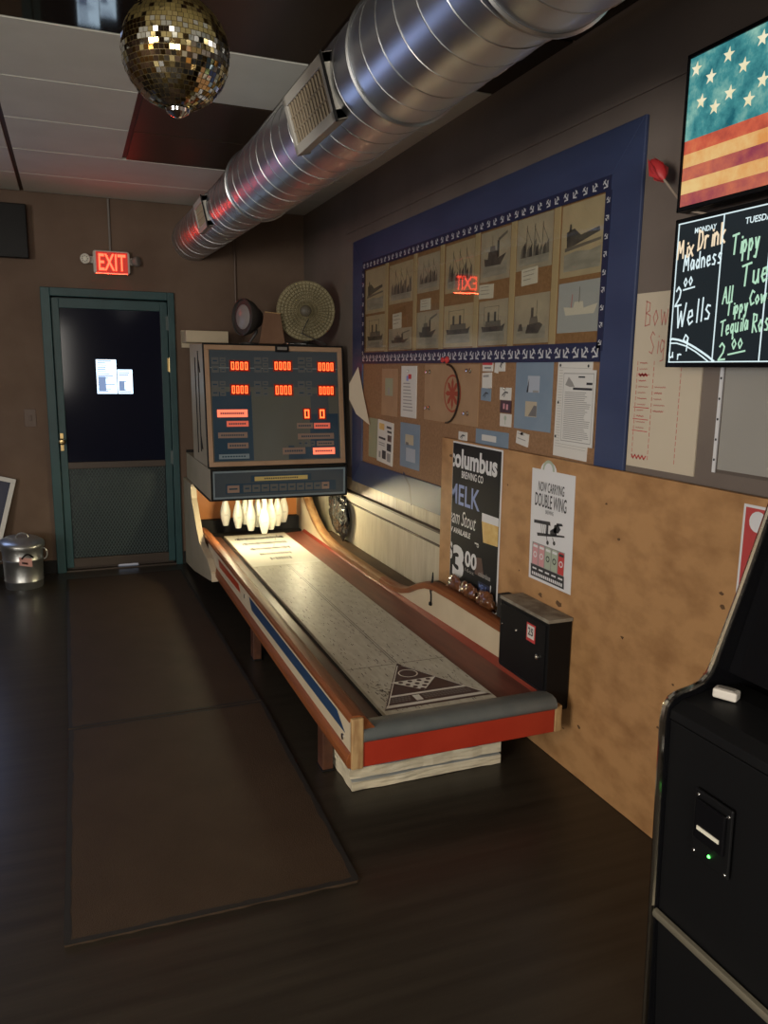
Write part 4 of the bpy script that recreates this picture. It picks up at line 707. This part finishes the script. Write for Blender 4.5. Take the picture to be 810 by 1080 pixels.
# things standing on and around it
Zt = 1.708
fan = thing('wall_fan', 'dusty round fan with a wire grille standing on top of the score box', 'fan', (1.555, 5.36, Zt))
fc = Vector((1.53, 5.33, 1.945)); fd = Vector((-.30, -1, -.06)).normalized(); s1 = Vector((0,0,1)).cross(fd).normalized(); s2 = fd.cross(s1); RF = .198
m = MB(); m.lathe([(RF*.985, -.05), (RF, -.02), (RF, .012), (RF*.985, .02)], fc, fd, 'dust_grille', 48)
for k in range(9): r_ = RF*(k+1)/9; d = .052-.034*(r_/RF)**2; m.tube([fc+fd*d+r_*(math.cos(2*math.pi*j/40)*s1+math.sin(2*math.pi*j/40)*s2) for j in range(40)], .0028, 'dust_grille', 5, closed=True)
for k in range(44): t = 2*math.pi*k/44; e = math.cos(t)*s1+math.sin(t)*s2; m.tube([fc+fd*.052+e*.03, fc+fd*.045+e*RF*.5, fc+fd*.018+e*RF], .0022, 'dust_grille', 4)
m.build('front_grille', fan)
m = MB(); m.lathe([(0,.05),(.034,.054),(.038,.058),(.03,.064),(0,.066)], fc, fd, 'fan_blade', 20); m.build('hub_badge', fan, smooth=True)
m = MB()
for k in range(4):
    t = k*math.pi/2+.35; P = []
    for u, w_ in ((.03,.3),(.10,.42),(.17,.40)):
        for sg in (-1, 1): tt = t+sg*w_; P.append(fc+fd*(-.01+.018*sg)+u*(math.cos(tt)*s1+math.sin(tt)*s2))
    for z_ in (0, .002): pass
    Q = [p+fd*.002 for p in P]; m.add(P+Q, [(0,2,3,1),(2,4,5,3),(6,7,9,8),(8,9,11,10),(0,1,7,6),(4,10,11,5),(0,6,8,2),(2,8,10,4),(1,3,9,7),(3,5,11,9)], 'fan_blade')
m.build('blades', fan, smooth=True)
m = MB(); m.lathe([(0,-.16),(.05,-.15),(.06,-.11),(.06,-.05),(.02,-.03)], fc, fd, 'fan_body', 24); m.lathe([(RF*.98,-.05),(RF*.8,-.075),(.07,-.085)], fc, fd, 'fan_body', 40); m.build('motor_housing', fan, smooth=True)
m = MB(); m.tube([fc-fd*.10+Vector((0,0,-.03)), Vector((1.56, 5.42, 1.80)), Vector((1.555, 5.40, Zt+.02))], .018, 'fan_body', 10); m.lathe([(.085,0),(.085,.012),(.03,.03),(0,.03)], (1.555,5.40,Zt), (0,0,1), 'fan_body', 24); m.build('stand', fan, smooth=True)
MB().tube([fc+fd*.05-s2*.05+s1*.02, fc+fd*.055-s2*.15-s1*.03, Vector((1.60, 5.24, Zt+.03)), Vector((1.63, 5.17, Zt+.006))], .004, 'fan_body', 6).build('cord', fan, smooth=True)
Zt = 1.718
lp = thing('clamp_lamp', 'old round lamp with a pale lens facing left on top of the score box', 'lamp', (1.19, 5.62, Zt))
lc = Vector((1.175, 5.60, 1.905)); ld = Vector((-.92, -.38, .02)).normalized()
m = MB(); m.lathe([(.03,-.12),(.06,-.10),(.115,-.02),(.128,.02),(.128,.04),(.120,.042),(.116,.03),(0,.03)], lc, ld, 'fan_body', 36); m.build('shade', lp, smooth=True)
MB().lathe([(.085,.031),(.06,.048),(0,.055)], lc, ld, 'lamp_pale', 28).build('lens', lp, smooth=True)
m = MB(); m.tube([lc-ld*.08, lc-ld*.08+Vector((0,0,-.1)), (1.20,5.66,Zt+.01)], .012, 'fan_body', 8); m.lathe([(.07,0),(.07,.012),(0,.02)], (1.20,5.66,Zt), (0,0,1), 'fan_body', 20); m.build('stand', lp, smooth=True)
bx = thing('cardboard_box', 'brown tapering cardboard box standing between the lamp and the fan', 'box', (1.30, 5.42, Zt))
m = MB(); m.prism([(1.205,5.34,Zt),(1.375,5.30,Zt),(1.345,5.31,Zt+.20),(1.24,5.335,Zt+.21)], (.03,.13,0), 'cardboard'); m.build('carton', bx, bevel=.002); MB().prism([(1.240,5.332,Zt+.208),(1.346,5.307,Zt+.198),(1.35,5.31,Zt+.204),(1.242,5.336,Zt+.214)], (.03,.128,0), 'wood_raw').build('top_flap', bx)
Zt = 1.709
pb = tag(MB().box(1.36, 1.50, 5.20, 5.33, Zt, Zt+.018, 'bag').build('folded_plastic', base=(1.43,5.26,Zt), bevel=.006), 'small dark plastic sheet lying under the fan', 'plastic sheet')
tag(MB().box(.80, 1.11, 5.95, 6.20, 1.735, 1.82, 'cream').box(.80, 1.11, 6.20, YW, 1.70, 1.83, 'cream').build('wall_shelf', base=(.95,6.2,1.735), bevel=.004), 'short cream shelf board on the back wall behind the score box', 'shelf')
# black bag between cabinet and wall
bm = bmesh.new(); bmesh.ops.create_icosphere(bm, subdivisions=5, radius=1); q = random.Random(9)
from mathutils import noise
for v in bm.verts:
    p = v.co.copy(); k = 1+.30*noise.noise(p*1.9)+.28*abs(noise.noise(p*4+Vector((3,1,2))))+.12*abs(noise.noise(p*9))-.1; v.co = Vector((p.x*.034*min(k,1.12), p.y*.19*k+p.z*.05, p.z*.155*k))
me = bpy.data.meshes.new('plastic_bag'); bm.to_mesh(me); bm.free(); me.materials.append(M['bag']); me.shade_smooth()
o = bpy.data.objects.new('plastic_bag', me); COL.objects.link(o); o.location = (1.735, 5.22, .545); tag(o, 'crumpled glossy black plastic bag stuffed between the machine and the wall', 'plastic bag')
# tray with brown glass ashtrays on the shelf beside the coin box
tr = thing('tray', 'long dark tray with a chrome rim on the ledge behind the coin box', 'tray', (1.708, 3.12, .47))
m = MB(); P = [(1.706+.032*math.cos(t), 3.15+.25*math.sin(t), .489) for t in [2*math.pi*k/48 for k in range(48)]]
m.prism([(x, y, .471) for x, y, z in P], (0,0,.006), 'black'); m.build('tray_base', tr)
MB().tube(P, .005, 'chrome', 6, closed=True).build('rim', tr, smooth=True)
def bun(x, y, lab, first=[None]):
    bm = bmesh.new(); bmesh.ops.create_icosphere(bm, subdivisions=4, radius=1); s = Vector((x, y, 0))*7
    for v in bm.verts:
        p = v.co.copy(); k = 1+.30*noise.noise(p*2+s)+.16*noise.noise(p*5+s); v.co = Vector((p.x*.025*k, p.y*.072*k, max(p.z, -.75)*.046*k))
    me = bpy.data.meshes.new('snack_packet'); bm.to_mesh(me); bm.free(); me.materials.append(M['amber']); me.shade_smooth()
    o = bpy.data.objects.new('snack_packet', me); COL.objects.link(o); o.location = (x, y, .5165); tag(o, lab, 'packet', 'brown packets on the chrome-rimmed tray')
bun(1.708, 3.315, 'glossy brown packet on the tray, farthest from the coin box'); bun(1.706, 3.165, 'glossy brown packet in the middle of the chrome-rimmed tray'); bun(1.708, 3.012, 'glossy brown packet on the tray, nearest the coin box')
# wrapped foam slabs under the front end
def slab(x0, x1, y0, y1, z0, z1, lab, sd):
    bm = bmesh.new(); bmesh.ops.create_cube(bm, size=1); bmesh.ops.subdivide_edges(bm, edges=bm.edges[:], cuts=14, use_grid_fill=True)
    for v in bm.verts:
        p = v.co.copy(); q_ = Vector((p.x*9, p.y*6, p.z*3+sd)); e = noise.noise(q_)*.006; v.co = Vector(((x0+x1)/2+p.x*(x1-x0)+e, (y0+y1)/2+p.y*(y1-y0)+e*1.4, (z0+z1)/2+p.z*(z1-z0)+(noise.noise(q_*1.7)*.0025 if p.z > 0 else 0)))
    b = Vector(((x0+x1)/2, (y0+y1)/2, z0))
    for v in bm.verts: v.co -= b
    me = bpy.data.meshes.new('foam_slab'); bm.to_mesh(me); bm.free(); me.materials.append(M['foam']); me.materials.append(M['foam_top'])
    for p in me.polygons: p.material_index = 1 if p.normal.z > .8 else 0
    o = bpy.data.objects.new('foam_slab', me); COL.objects.link(o); o.location = b; d = o.modifiers.new('bevel', 'BEVEL'); d.width = .008; d.segments = 2; d.limit_method = 'ANGLE'
    tag(o, lab, 'foam slab', 'off-white foam slabs under the bowling machine')
slab(.892, 1.525, 2.515, 2.84, .002, .040, 'off-white wrapped slab flat on the floor under the machine front', 0); slab(.885, 1.53, 2.525, 2.85, .044, .086, 'upper off-white slab lying on the other under the machine front', 7)
# ------------------------------------------------------------------ plywood and posters
PX0 = XW-.036
def plysheet(y0, y1, lab):
    m = MB().box(PX0, XW-.017, y0, y1, .002, 1.218, 'ply').box(XW-.017, XW-.0005, y0+.02, y1-.02, .1, .74, 'wood_raw'); f = wallf(PX0); q = random.Random(int(y0*10)+40)
    for k in range(34):
        a = -(y0+(y1-y0)*q.random()); b = .15+1.0*q.random(); s = .004+.009*q.random()**2
        f.poly(m, [(a+s*(.6+.7*q.random())*math.cos(t)*1.6, b+s*(.6+.7*q.random())*math.sin(t)) for t in [2*math.pi*j/11 for j in range(11)]], .0004, 'knot')
    return tag(m.build('plywood_sheet', base=(XW, (y0+y1)/2, 0)), lab, 'plywood', 'plywood sheets along the right wall')
plysheet(1.120, 3.575, 'bare plywood sheet on the right wall carrying the two beer posters'); plysheet(-1.33, 1.116, 'bare plywood sheet behind the black arcade cabinet')
f = wallf(PX0-.001)
def tpx(m, body, x0, x1, y0, y1, mt, d=.0022, clip=None, shear=0, bold=0, X=PX0-.001, skew=0):
    a0, a1, b0, b1 = spx(x0, x1, y0, y1, X); f_ = wallf(X); f_.text(m, body, a0, a1, b0, b1, d, mt, shear=shear, bold=bold, clip=clip, skew=skew)
m = MB(); CL = -3.440; f.rslab(m, -3.447, -2.962, .500, 1.212, 0, .0010, 'poster_white'); f.rslab(m, -3.444, -2.974, .500, 1.204, .0010, .0015, 'poster_black')
T_ = lambda s_, a0, a1, b0, b1, mt, **k: f.text(m, s_, a0, a1, b0, b1, .0022, mt, clip=CL, **k)
T_('columbus', -3.475, -3.005, 1.085, 1.180, 'poster_white', bold=.035); T_('BREWING CO', -3.345, -3.13, 1.040, 1.075, 'poster_white', bold=.02)
T_('MELK', -3.475, -3.155, .905, 1.005, 'poster_blue', bold=.012); T_('Cream Stout', -3.53, -3.185, .805, .878, 'poster_white', shear=.35); T_('NOW AVAILABLE', -3.52, -3.235, .757, .785, 'poster_white', shear=.15, bold=.03)
T_('$', -3.475, -3.420, .60, .71, 'poster_white', bold=.03); T_('3', -3.415, -3.295, .535, .70, 'poster_white', bold=.05); T_('00', -3.285, -3.165, .615, .695, 'poster_white', bold=.03)
T_('16oz', -3.28, -3.19, .590, .607, 'ink_grey'); f.poly(m, [(-3.13,.865),(-2.976,.868),(-2.976,.775),(-3.11,.768)], .0019, 'beer'); f.poly(m, [(-3.13,.905),(-2.976,.905),(-2.976,.868),(-3.13,.865)], .0019, 'poster_white'); f.poly(m, [(-3.19,.68),(-3.12,.69),(-3.09,.60),(-3.18,.60)], .0018, 'poster_brown')
T_('columbus', -3.145, -3.03, .600, .625, 'ink_grey', bold=.03); f.rect(m, -3.145, -3.03, .52, .575, .0018, 'navy'); T_('MELK', -3.135, -3.06, .535, .565, 'poster_blue'); f.line(m, [(-3.025,.58),(-3.025,.52)], .008, .002, 'poster_white'); T_('cream', -3.13, -3.05, .512, .525, 'ink_grey')
f.rect(m, -3.19, -3.155, .745, .752, .002, 'poster_white'); f.ring(m, -3.16, .742, .006, .010, .002, 'poster_white', 12)
tag(m.build('beer_poster', base=f.p(-3.2, .5)), 'black beer poster reading columbus and MELK, priced $3.00', 'poster')
m = MB(); f.slab(m, [(-2.722,1.165),(-2.425,1.168),(-2.415,.708),(-2.712,.705)], 0, .0015, 'poster_white'); f.slab(m, [(-2.605+.055*math.cos(t), 1.164+.038*math.sin(t)) for t in [math.pi*k/14 for k in range(15)]], 0, .0014, 'poster_white'); f.ring(m, -2.605, 1.166, .030, .042, .0017, 'sage', 14, 0, math.pi)
W_ = lambda s_, a0, a1, b0, b1, mt, **k: f.text(m, s_, a0, a1, b0, b1, .0022, mt, **k)
W_('NOW CARRYING', -2.670, -2.490, 1.078, 1.118, 'ink', bold=.012); W_('DOUBLE WING', -2.690, -2.470, 1.015, 1.070, 'ink', bold=.012); W_('BREWING', -2.610, -2.555, .992, 1.008, 'ink')
PL = lambda pts: f.poly(m, pts, .0022, 'ink')
PL([(-2.69,.955),(-2.575,.965),(-2.570,.950),(-2.69,.942)]); PL([(-2.53,.968),(-2.495,.972),(-2.485,.964),(-2.53,.955)]); PL([(-2.665,.905),(-2.475,.928),(-2.470,.922),(-2.66,.892)]); PL([(-2.60,.95),(-2.585,.95),(-2.585,.912),(-2.60,.908)]); PL([(-2.545,.958),(-2.52,.965),(-2.50,.948),(-2.515,.93),(-2.55,.925)]); PL([(-2.572,.93),(-2.53,.955),(-2.525,.92),(-2.57,.912)])
for a in (-2.64, -2.625, -2.61): f.line(m, [(a,.945),(a+.012,.905)], .0025, .0022, 'ink')
for a, b in ((-2.585,.878),(-2.54,.885)): f.line(m, [(a-.012,.905),(a,b)], .004, .0022, 'ink'); f.disc(m, a, b, .009, .0023, 'ink', 10)
f.rect(m, -2.695, -2.465, .762, .862, .0018, 'ink_grey')
for k in range(5):
    a = -2.69+.046*k; mm = ('pink','pink','sage','sage','red_card')[k]; f.poly(m, [(a,.77),(a+.040,.77),(a+.040,.85),(a+.034,.858),(a+.006,.858),(a,.85)], .0021, mm); f.rect(m, a+.004, a+.036, .842, .852, .0024, 'poster_white' if k < 4 else 'ink'); f.ring(m, a+.02, .812, .008, .013, .0025, 'ink' if k in (2,3) else 'poster_white', 12)
f.poly(m, [(-2.705,.760),(-2.46,.760),(-2.458,.722),(-2.70,.720)][:0]+[(-2.70,.768),(-2.462,.768),(-2.458,.718),(-2.697,.718)], .0019, 'ink')
for k in range(5): f.rect(m, -2.685+.046*k, -2.655+.046*k, .750, .757, .0022, 'poster_white')
for k in range(16): f.rect(m, -2.688+.0138*k, -2.678+.0138*k, .725, .738, .0022, 'poster_white')
tag(m.build('beer_poster', base=f.p(-2.57, .7)), 'white beer poster reading NOW CARRYING DOUBLE WING, with a biplane', 'poster')
f = wallf(XW-.0005)
m = MB(); f.slab(m, [(-2.186,1.812),(-1.866,1.808),(-1.866,1.238),(-2.184,1.238)], 0, .004, 'paper_cream'); d = .0045
f.hand(m, 'Bowling', -2.140, -1.90, 1.705, 1.785, .0035, d, 'ink_pink'); f.hand(m, 'Sign-Up', -2.11, -1.90, 1.615, 1.685, .0035, d, 'ink_pink'); q = random.Random(8)
for col, a in enumerate((-2.165, -2.085, -1.96)):
    for k in range(17):
        b = 1.585-.0195*k
        if col > 0 or True: f.hand(m, '1', a, a+.010, b-.006, b+.006, .0022, d, 'ink_red')
        if (col == 0 and k < 12) or (col == 1 and 3 < k < 9): f.line(m, [(a+.016+.004*j, b+.0018*(-1)**j*(.4+q.random())) for j in range(int(9+6*q.random()))], .0020, d, ('ink_pink','ink_red')[(k*7+col) % 3 == 0])
        if col == 0 and k in (7, 9, 11): f.line(m, [(a, b-.010), (a+.075, b-.011)], .0025, d, 'ink_red')
f.line(m, [(-2.16+.009*j, 1.272+.006*(-1)**j) for j in range(9)], .005, d, 'ink_red'); f.line(m, [(-2.15+.008*j, 1.546+.003*(-1)**j) for j in range(6)], .007, d, 'ink_red')
tag(m.build('sign_up_sheet', base=f.p(-2.02, 1.24)), 'cream Bowling sign-up sheet with red handwriting beside the blue frame', 'sign-up sheet')
sl = thing('plastic_sleeve', 'clear wrinkled plastic sleeve with a grey page on the wall below the televisions', 'document sleeve', f.p(-1.68, 1.26))
m = MB(); f.rslab(m, -1.775, -1.40, 1.272, 1.60, 0, .002, 'sleeve_paper')
m.build('page', sl)
m = MB(); f.rslab(m, -1.79, -1.39, 1.262, 1.61, .0035, .0045, 'sleeve'); m.build('sleeve', sl); m = MB(); f.rslab(m, -1.792, -1.780, 1.262, 1.61, .001, .006, 'poster_white')
for k in range(5): f.disc(m, -1.786, 1.30+.06*k, .004, .0064, 'ink', 8)
m.build('binding_edge', sl)
f = wallf(PX0-.001); m = MB(); f.rslab(m, -1.628, -1.38, .92, 1.195, 0, .0012, 'poster_white'); f.rslab(m, -1.620, -1.388, .928, 1.187, .0012, .0016, 'poster_red'); f.disc(m, -1.575, 1.15, .03, .0019, 'poster_white', 16); tag(m.build('poster', base=f.p(-1.5,.92)), 'red poster on the plywood half hidden by the arcade cabinet', 'poster')
tu = thing('artificial_tulip', 'red artificial tulip poking out to the left of the upper television', 'artificial flower', (1.72, 2.12, 2.17))
p0, p1, p2, p3 = on_x(725, 222, 1.70), on_x(712, 205, 1.70), on_x(700, 189, 1.70), on_x(687, 169, 1.70)
MB().tube([p0+Vector((.04,-.06,-.02)), p0, p1, p2], .0035, 'stem', 6).build('stem', tu, smooth=True)
ax = (p3-p2).normalized(); L_ = (p3-p2).length; m = MB(); m.lathe([(.003,-.003),(.016,L_*.12),(.023,L_*.38),(.020,L_*.66),(.012,L_*.9),(.004,L_*1.0)], p2, ax, 'tulip', 14); s1 = ax.orthogonal().normalized(); s2 = ax.cross(s1)
for k in range(3): t = k*2.094; e = math.cos(t)*s1+math.sin(t)*s2; w_ = ax.cross(e); m.add([p2+e*.014, p2+ax*L_*.4+e*.026+w_*.016, p2+ax*L_*1.08+e*.009, p2+ax*L_*.4+e*.026-w_*.016, p2+ax*L_*.4+e*.020], [(0,1,4),(1,2,4),(2,3,4),(3,0,4)], 'tulip')
m.build('bloom', tu, smooth=True)
# ------------------------------------------------------------------ two stacked televisions
TX = 1.68
def tvset(z0, z1, y1, lab):
    t = thing('television', lab, 'television', (XW, 1.55, z0)); w_ = (z1-z0)*1.66; y0 = y1-w_
    MB().box(TX+.004, TX+.045, y0, y1, z0, z1, 'black').box(TX-.002, TX+.006, y0, y1, z0, z0+.014, 'black_gloss').box(TX-.002, TX+.006, y0, y1, z1-.012, z1, 'black_gloss').box(TX-.002, TX+.006, y1-.008, y1, z0, z1, 'black_gloss').box(TX-.002, TX+.006, y0, y0+.012, z0, z1, 'black_gloss').build('bezel', t, bevel=.002)
    MB().box(TX+.045, XW, (y0+y1)/2-.12, (y0+y1)/2+.12, (z0+z1)/2-.08, (z0+z1)/2+.08, 'black_matte').build('wall_bracket', t)
    return t, (-y1+.008, -y0-.012, z0+.012, z1-.010)
f = wallf(TX+.004)
t1, (a0, a1, b0, b1) = tvset(2.015, 2.440, 1.920, 'upper television glowing with a weathered stars and stripes flag')
m = MB(); h = b1-b0; bs = b0+h*.45
f.rect(m, a0, a1, bs, b1, .0005, 'flag_teal'); n = 5
for k in range(n): f.rect(m, a0, a1, bs-(k+1)*h*.45/n, bs-k*h*.45/n, .0005, ('flag_red','flag_gold','flag_plum','flag_gold','flag_plum')[k])
def star(cx, cy, r, rot=0): return [(cx+(r if k % 2 == 0 else r*.42)*math.sin(k*math.pi/5+rot), cy+(r if k % 2 == 0 else r*.42)*math.cos(k*math.pi/5+rot)) for k in range(10)]
for (x, y) in ((735,73),(740,107),(750,81),(754,113),(769,58),(770,98),(785,69),(790,105),(805,40),(805,84)): A_ = wpx(x, y, TX+.004); f.poly(m, star(A_[0], A_[1], .021, .15), .0012, 'flag_star')
for i in range(3):
    for j in range(4): f.poly(m, star(-1.60+.105*i+.05*(j % 2), 2.235+.05*j, .021), .0012, 'flag_star')
m.build('screen', t1)
t2, (a0, a1, b0, b1) = tvset(1.570, 1.995, 1.918, 'lower television showing a blackboard of Monday and Tuesday drink specials')
m = MB(); f.rect(m, a0, a1, b0, b1, .0005, 'scr_black'); X_ = TX+.004; d = .0012
for pts in ([(a0+.003,b0),(a0+.003,b1)], [(a0,b1-.003),(a1,b1-.003)], [(a0,b0+.003),(a1,b0+.003)], [(-1.735,b0),(-1.735,b1)], [(-1.735+.163,b0),(-1.735+.163,b1)]): f.line(m, pts, .0045, d, 'scr_white')
def hpx(body, x0, x1, y0, y1, mt, w_=.0075, sk=0): A_ = spx(x0, x1, y0, y1, X_); f.hand(m, body, A_[0], A_[1], A_[2], A_[3], w_, d, mt, sk)
def ptx(body, x0, x1, y0, y1, mt): A_ = spx(x0, x1, y0, y1, X_); f.text(m, body, *A_, d, mt, bold=.02)
ptx('MONDAY', 733.5, 756, 238, 244, 'scr_white'); ptx('TUESDAY', 787, 819, 226, 233, 'scr_white')
for (body, x0, x1, y0, y1, mt_, w_, sk) in (('Mix',715.5,733,254,272,'scr_warm',.0062,.05),('Drink',737,767,240,261,'scr_warm',.0062,.08),('Madness',722,763,266,283,'scr_white',.0048,.05),('2',713,721,303,323,'scr_white',.0055,0),('00',721.5,732,293.5,302,'scr_white',.0042,.1),('Wells',714.5,752,321,345,'scr_white',.0052,.16),('9',720,729,353,370,'scr_white',.0045,0),('u',705.5,712,368,377,'scr_white',.0045,0),('r',714,721,370,379,'scr_white',.0045,0),
    ('Tippy',773,803,245,266,'scr_green',.0058,.03),('Tues',783,822,277,300,'scr_green',.0058,.10),('All',763,774,303,320,'scr_green',.0048,.08),('Tippy',767,790,318,332,'scr_green',.0048,.10),('Cow',791,811,306,321,'scr_green',.0048,.08),('Tequila',760,790,338,354,'scr_green',.0046,.16),('Rose',794,820,330,350,'scr_green',.0048,.08),('2',758.5,767,362,380,'scr_green',.0052,0),('00',772,785,358,368,'scr_green',.0042,.05)): hpx(body, x0, x1, y0, y1, mt_, w_, sk)
f.line(m, [wpx(721,306,X_), wpx(733,302.5,X_)], .0045, d, 'scr_white'); f.line(m, [wpx(768,374,X_), wpx(786,370,X_)], .0045, d, 'scr_green')
f.line(m, [wpx(x, y, X_) for x, y in ((704.5,358.5),(710,357.5),(716,358.5),(722,360.5),(728,363.5),(734,367),(740,371),(747,376),(753,381))], .006, d, 'scr_white'); f.line(m, [wpx(x, y, X_) for x, y in ((704.5,362),(714,362),(724,365),(734,371),(742,377),(748,382))], .004, d+.0002, 'scr_white')  # arcs paint in a white curved reflection low on the screen
m.build('screen', t2)
# ------------------------------------------------------------------ arcade cabinet, foreground right
ar = thing('arcade_cabinet', 'black upright arcade cabinet with chrome edging in the right foreground', 'arcade machine', (1.45, .86, 0))
AP = [(1.170,.0),(1.172,.08),(1.128,.10),(1.120,.40),(1.108,.84),(1.112,.872),(1.124,.888),(1.142,.896),(1.178,.902),(1.202,.910),(1.220,.926),(1.232,.950),(1.290,1.11),(1.365,1.33),(1.440,1.56),(1.445,1.64),(1.36,1.72),(1.36,1.80),(1.742,1.80),(1.742,0)]
AY0, AY1 = .56, 1.20
for y in (AY1-.02, AY0): m = MB(); m.prism([(x, y, z) for x, z in AP], (0,.02,0), 'black_gloss'); m.build('side_panel', ar)
for y in (AY1-.010, AY0+.010):
    m = MB(); edge = [(x-.001, y, z) for x, z in AP[1:18]]; m.tube(edge, .0075, 'tmold', 8); m.build('edge_moulding', ar, smooth=True)
ins = .012
def inner(pts, nm, mt, th=.02, bev=.002):
    m = MB(); P = [(x, z) for x, z in pts]; m.prism([(x, AY0+.02, z) for x, z in P], (0, AY1-AY0-.04, 0), mt); return m.build(nm, ar, bevel=bev)
inner([(1.146,.10),(1.128,.385),(1.16,.385),(1.17,.10)], 'kick_door', 'black'); inner([(1.128,.40),(1.118,.845),(1.15,.845),(1.16,.40)], 'coin_door', 'black')
inner([(1.113,.850),(1.116,.868),(1.145,.886),(1.205,.896),(1.235,.90),(1.30,.90),(1.30,.86),(1.13,.845)], 'control_panel', 'black'); inner([(1.262,.93),(1.46,1.55),(1.49,1.54),(1.30,.92)], 'screen_glass', 'black_gloss'); inner([(1.40,1.72),(1.40,1.79),(1.44,1.79),(1.44,1.72)], 'marquee', 'black_gloss'); inner([(1.742,.02),(1.742,1.79),(1.72,1.79),(1.72,.02)], 'back_panel', 'black')
m = MB(); m.prism([(1.121,AY0+.02,.390),(1.112,AY0+.02,.392),(1.110,AY0+.02,.400),(1.113,AY0+.02,.407),(1.121,AY0+.02,.409)], (0,AY1-AY0-.042,0), 'trim_metal'); m.build('trim_bar', ar, smooth=True, sharp=40)
AFm = Fr((1.1215, 0, .40), (0,-1,0), Vector((-.010,0,.445)).normalized())
ba = MB(); y_c = 1.035
AFm.rslab(ba, -1.088, -.992, .20, .345, 0, .006, 'black'); bo = ba.build('bill_acceptor', ar, bevel=.003)
m = MB(); AFm.rslab(m, -1.078, -1.002, .245, .330, .006, .014, 'black_gloss'); m.build('bill_mouth', bo, bevel=.003); m = MB(); AFm.rslab(m, -1.068, -1.012, .268, .276, .014, .016, 'lens'); m.build('slot', bo)
m = MB(); c = AFm.p(-1.040, .222, .006); m.lathe([(0,0),(.0035,.001),(.0025,.003),(0,.0035)], c, AFm.n, 'green_led', 10); g = m.build('indicator_lamp', bo); g['label'] = 'green indicator light'
for a, b in ((-1.078,.335),(-1.000,.33),(-1.080,.212),(-1.000,.208)): MB().lathe([(0,0),(.004,.001),(.003,.003),(0,.0035)], AFm.p(a, b, .006), AFm.n, 'chrome', 10).build('screw', bo, smooth=True)
p = on_z(766, 733, .905); m = MB(); u = Vector((.05,-.10,0)).normalized(); v = Vector((.10,.05,0)).normalized()
rd = thing('plastic_case', 'small pale grey plastic case lying on the arcade control panel', 'case', (p.x, p.y, .898)); MB().obb(p+Vector((0,0,.003)), u*.024, v*.014, Vector((0,0,.010)), 'white_plastic').build('case_body', rd, bevel=.004); MB().obb(p+Vector((0,0,.0138)), u*.016, v*.008, Vector((0,0,.0012)), 'grey_plastic').build('case_label', rd)
# ------------------------------------------------------------------ can and sign in the back left corner
tc = thing('trash_can', 'small galvanized metal trash can by the back wall, left of the door', 'trash can', (-.385, 5.93, 0))
cc = Vector((-.385, 5.93, 0)); m = MB()
m.lathe([(0,.004),(.118,.004),(.121,.0),(.124,.006),(.126,.05),(.130,.055),(.127,.06),(.130,.20),(.135,.206),(.131,.212),(.136,.30),(.140,.306),(.140,.315),(.134,.315),(.12,.02),(0,.02)], cc, (0,0,1), 'galv', 40); m.build('can_body', tc, smooth=True, sharp=50)
ld = Vector((.06,-.10,1)).normalized(); lc = cc+Vector((0,0,.312)); m = MB(); m.lathe([(.146,-.012),(.148,.004),(.144,.018),(.12,.034),(.06,.044),(0,.046)], lc, ld, 'galv', 40); lid = m.build('lid', tc, smooth=True, sharp=50)
MB().tube([lc+ld*.042+Vector((.04*math.cos(t),0,.035*math.sin(t))) for t in [math.pi*k/10 for k in range(11)]], .005, 'galv', 6).build('lid_handle', lid, smooth=True)
for sg in (-1, 1): MB().tube([cc+Vector((sg*(.135+.026*math.sin(t)), -.02, .235+.04*math.cos(t))) for t in [math.pi*k/10 for k in range(11)]], .005, 'galv', 6).build('side_handle', tc, smooth=True)
m = MB(); R_ = .1385
def curved(a0, a1, b0, b1, mt, e=0, tilt=0):
    n = 8; vs = []
    for k in range(n+1):
        t = a0+(a1-a0)*k/n; dz = tilt*(k/n-.5)
        for z in (b0+dz, b1+dz): vs.append(cc+Vector(((R_-.004+e)*math.sin(t), -(R_-.004+e)*math.cos(t), z)))
    m.add(vs, [(2*k, 2*k+2, 2*k+3, 2*k+1) for k in range(n)], mt)
curved(-.12, .50, .175, .235, 'sticker_pink', .001, -.02); curved(.0, .28, .190, .205, 'maroon', .002, -.01); m.build('sticker', tc)
MB().tube([cc+Vector((.138*math.sin(t), -.138*math.cos(t)-.004, .225+.035*math.cos((t-.28)*5))) for t in [.0+.056*k for k in range(11)]], .006, 'black', 6).build('cord_loop', tc, smooth=True)
sg = thing('framed_sign', 'dark sign with a silver border leaning on the back wall behind the trash can', 'sign', (-.70, 6.12, 0))
an = math.radians(-15); base = Vector((-.605, 6.08, .004)); uu = Vector((math.cos(an), 0, math.sin(an))); vz_ = Vector((-math.sin(an), 0, math.cos(an))); vv = (vz_+Vector((0,.16,0))).normalized()
SFm = Fr(base, -uu, vv); SFm = Fr(base, uu, vv); hgt, wid = .765, .56
m = MB(); SFm.rslab(m, -wid, 0, 0, hgt, -.018, -.004, 'navy'); m.build('sign_panel', sg); m = MB(); fr4(m, SFm, -wid, 0, 0, hgt, .032, -.006, .006, 'photo_white'); m.build('border', sg, bevel=.002)
m = MB(); SFm.disc(m, -wid*.55, hgt*.8, .10, -.0035, 'photo_grey', 28); SFm.disc(m, -wid*.55, hgt*.8, .08, -.003, 'navy', 28); m.build('emblem', sg)
bpy.context.view_layer.update()
for o in bpy.data.objects:
    if '_b' in o: del o['_b']
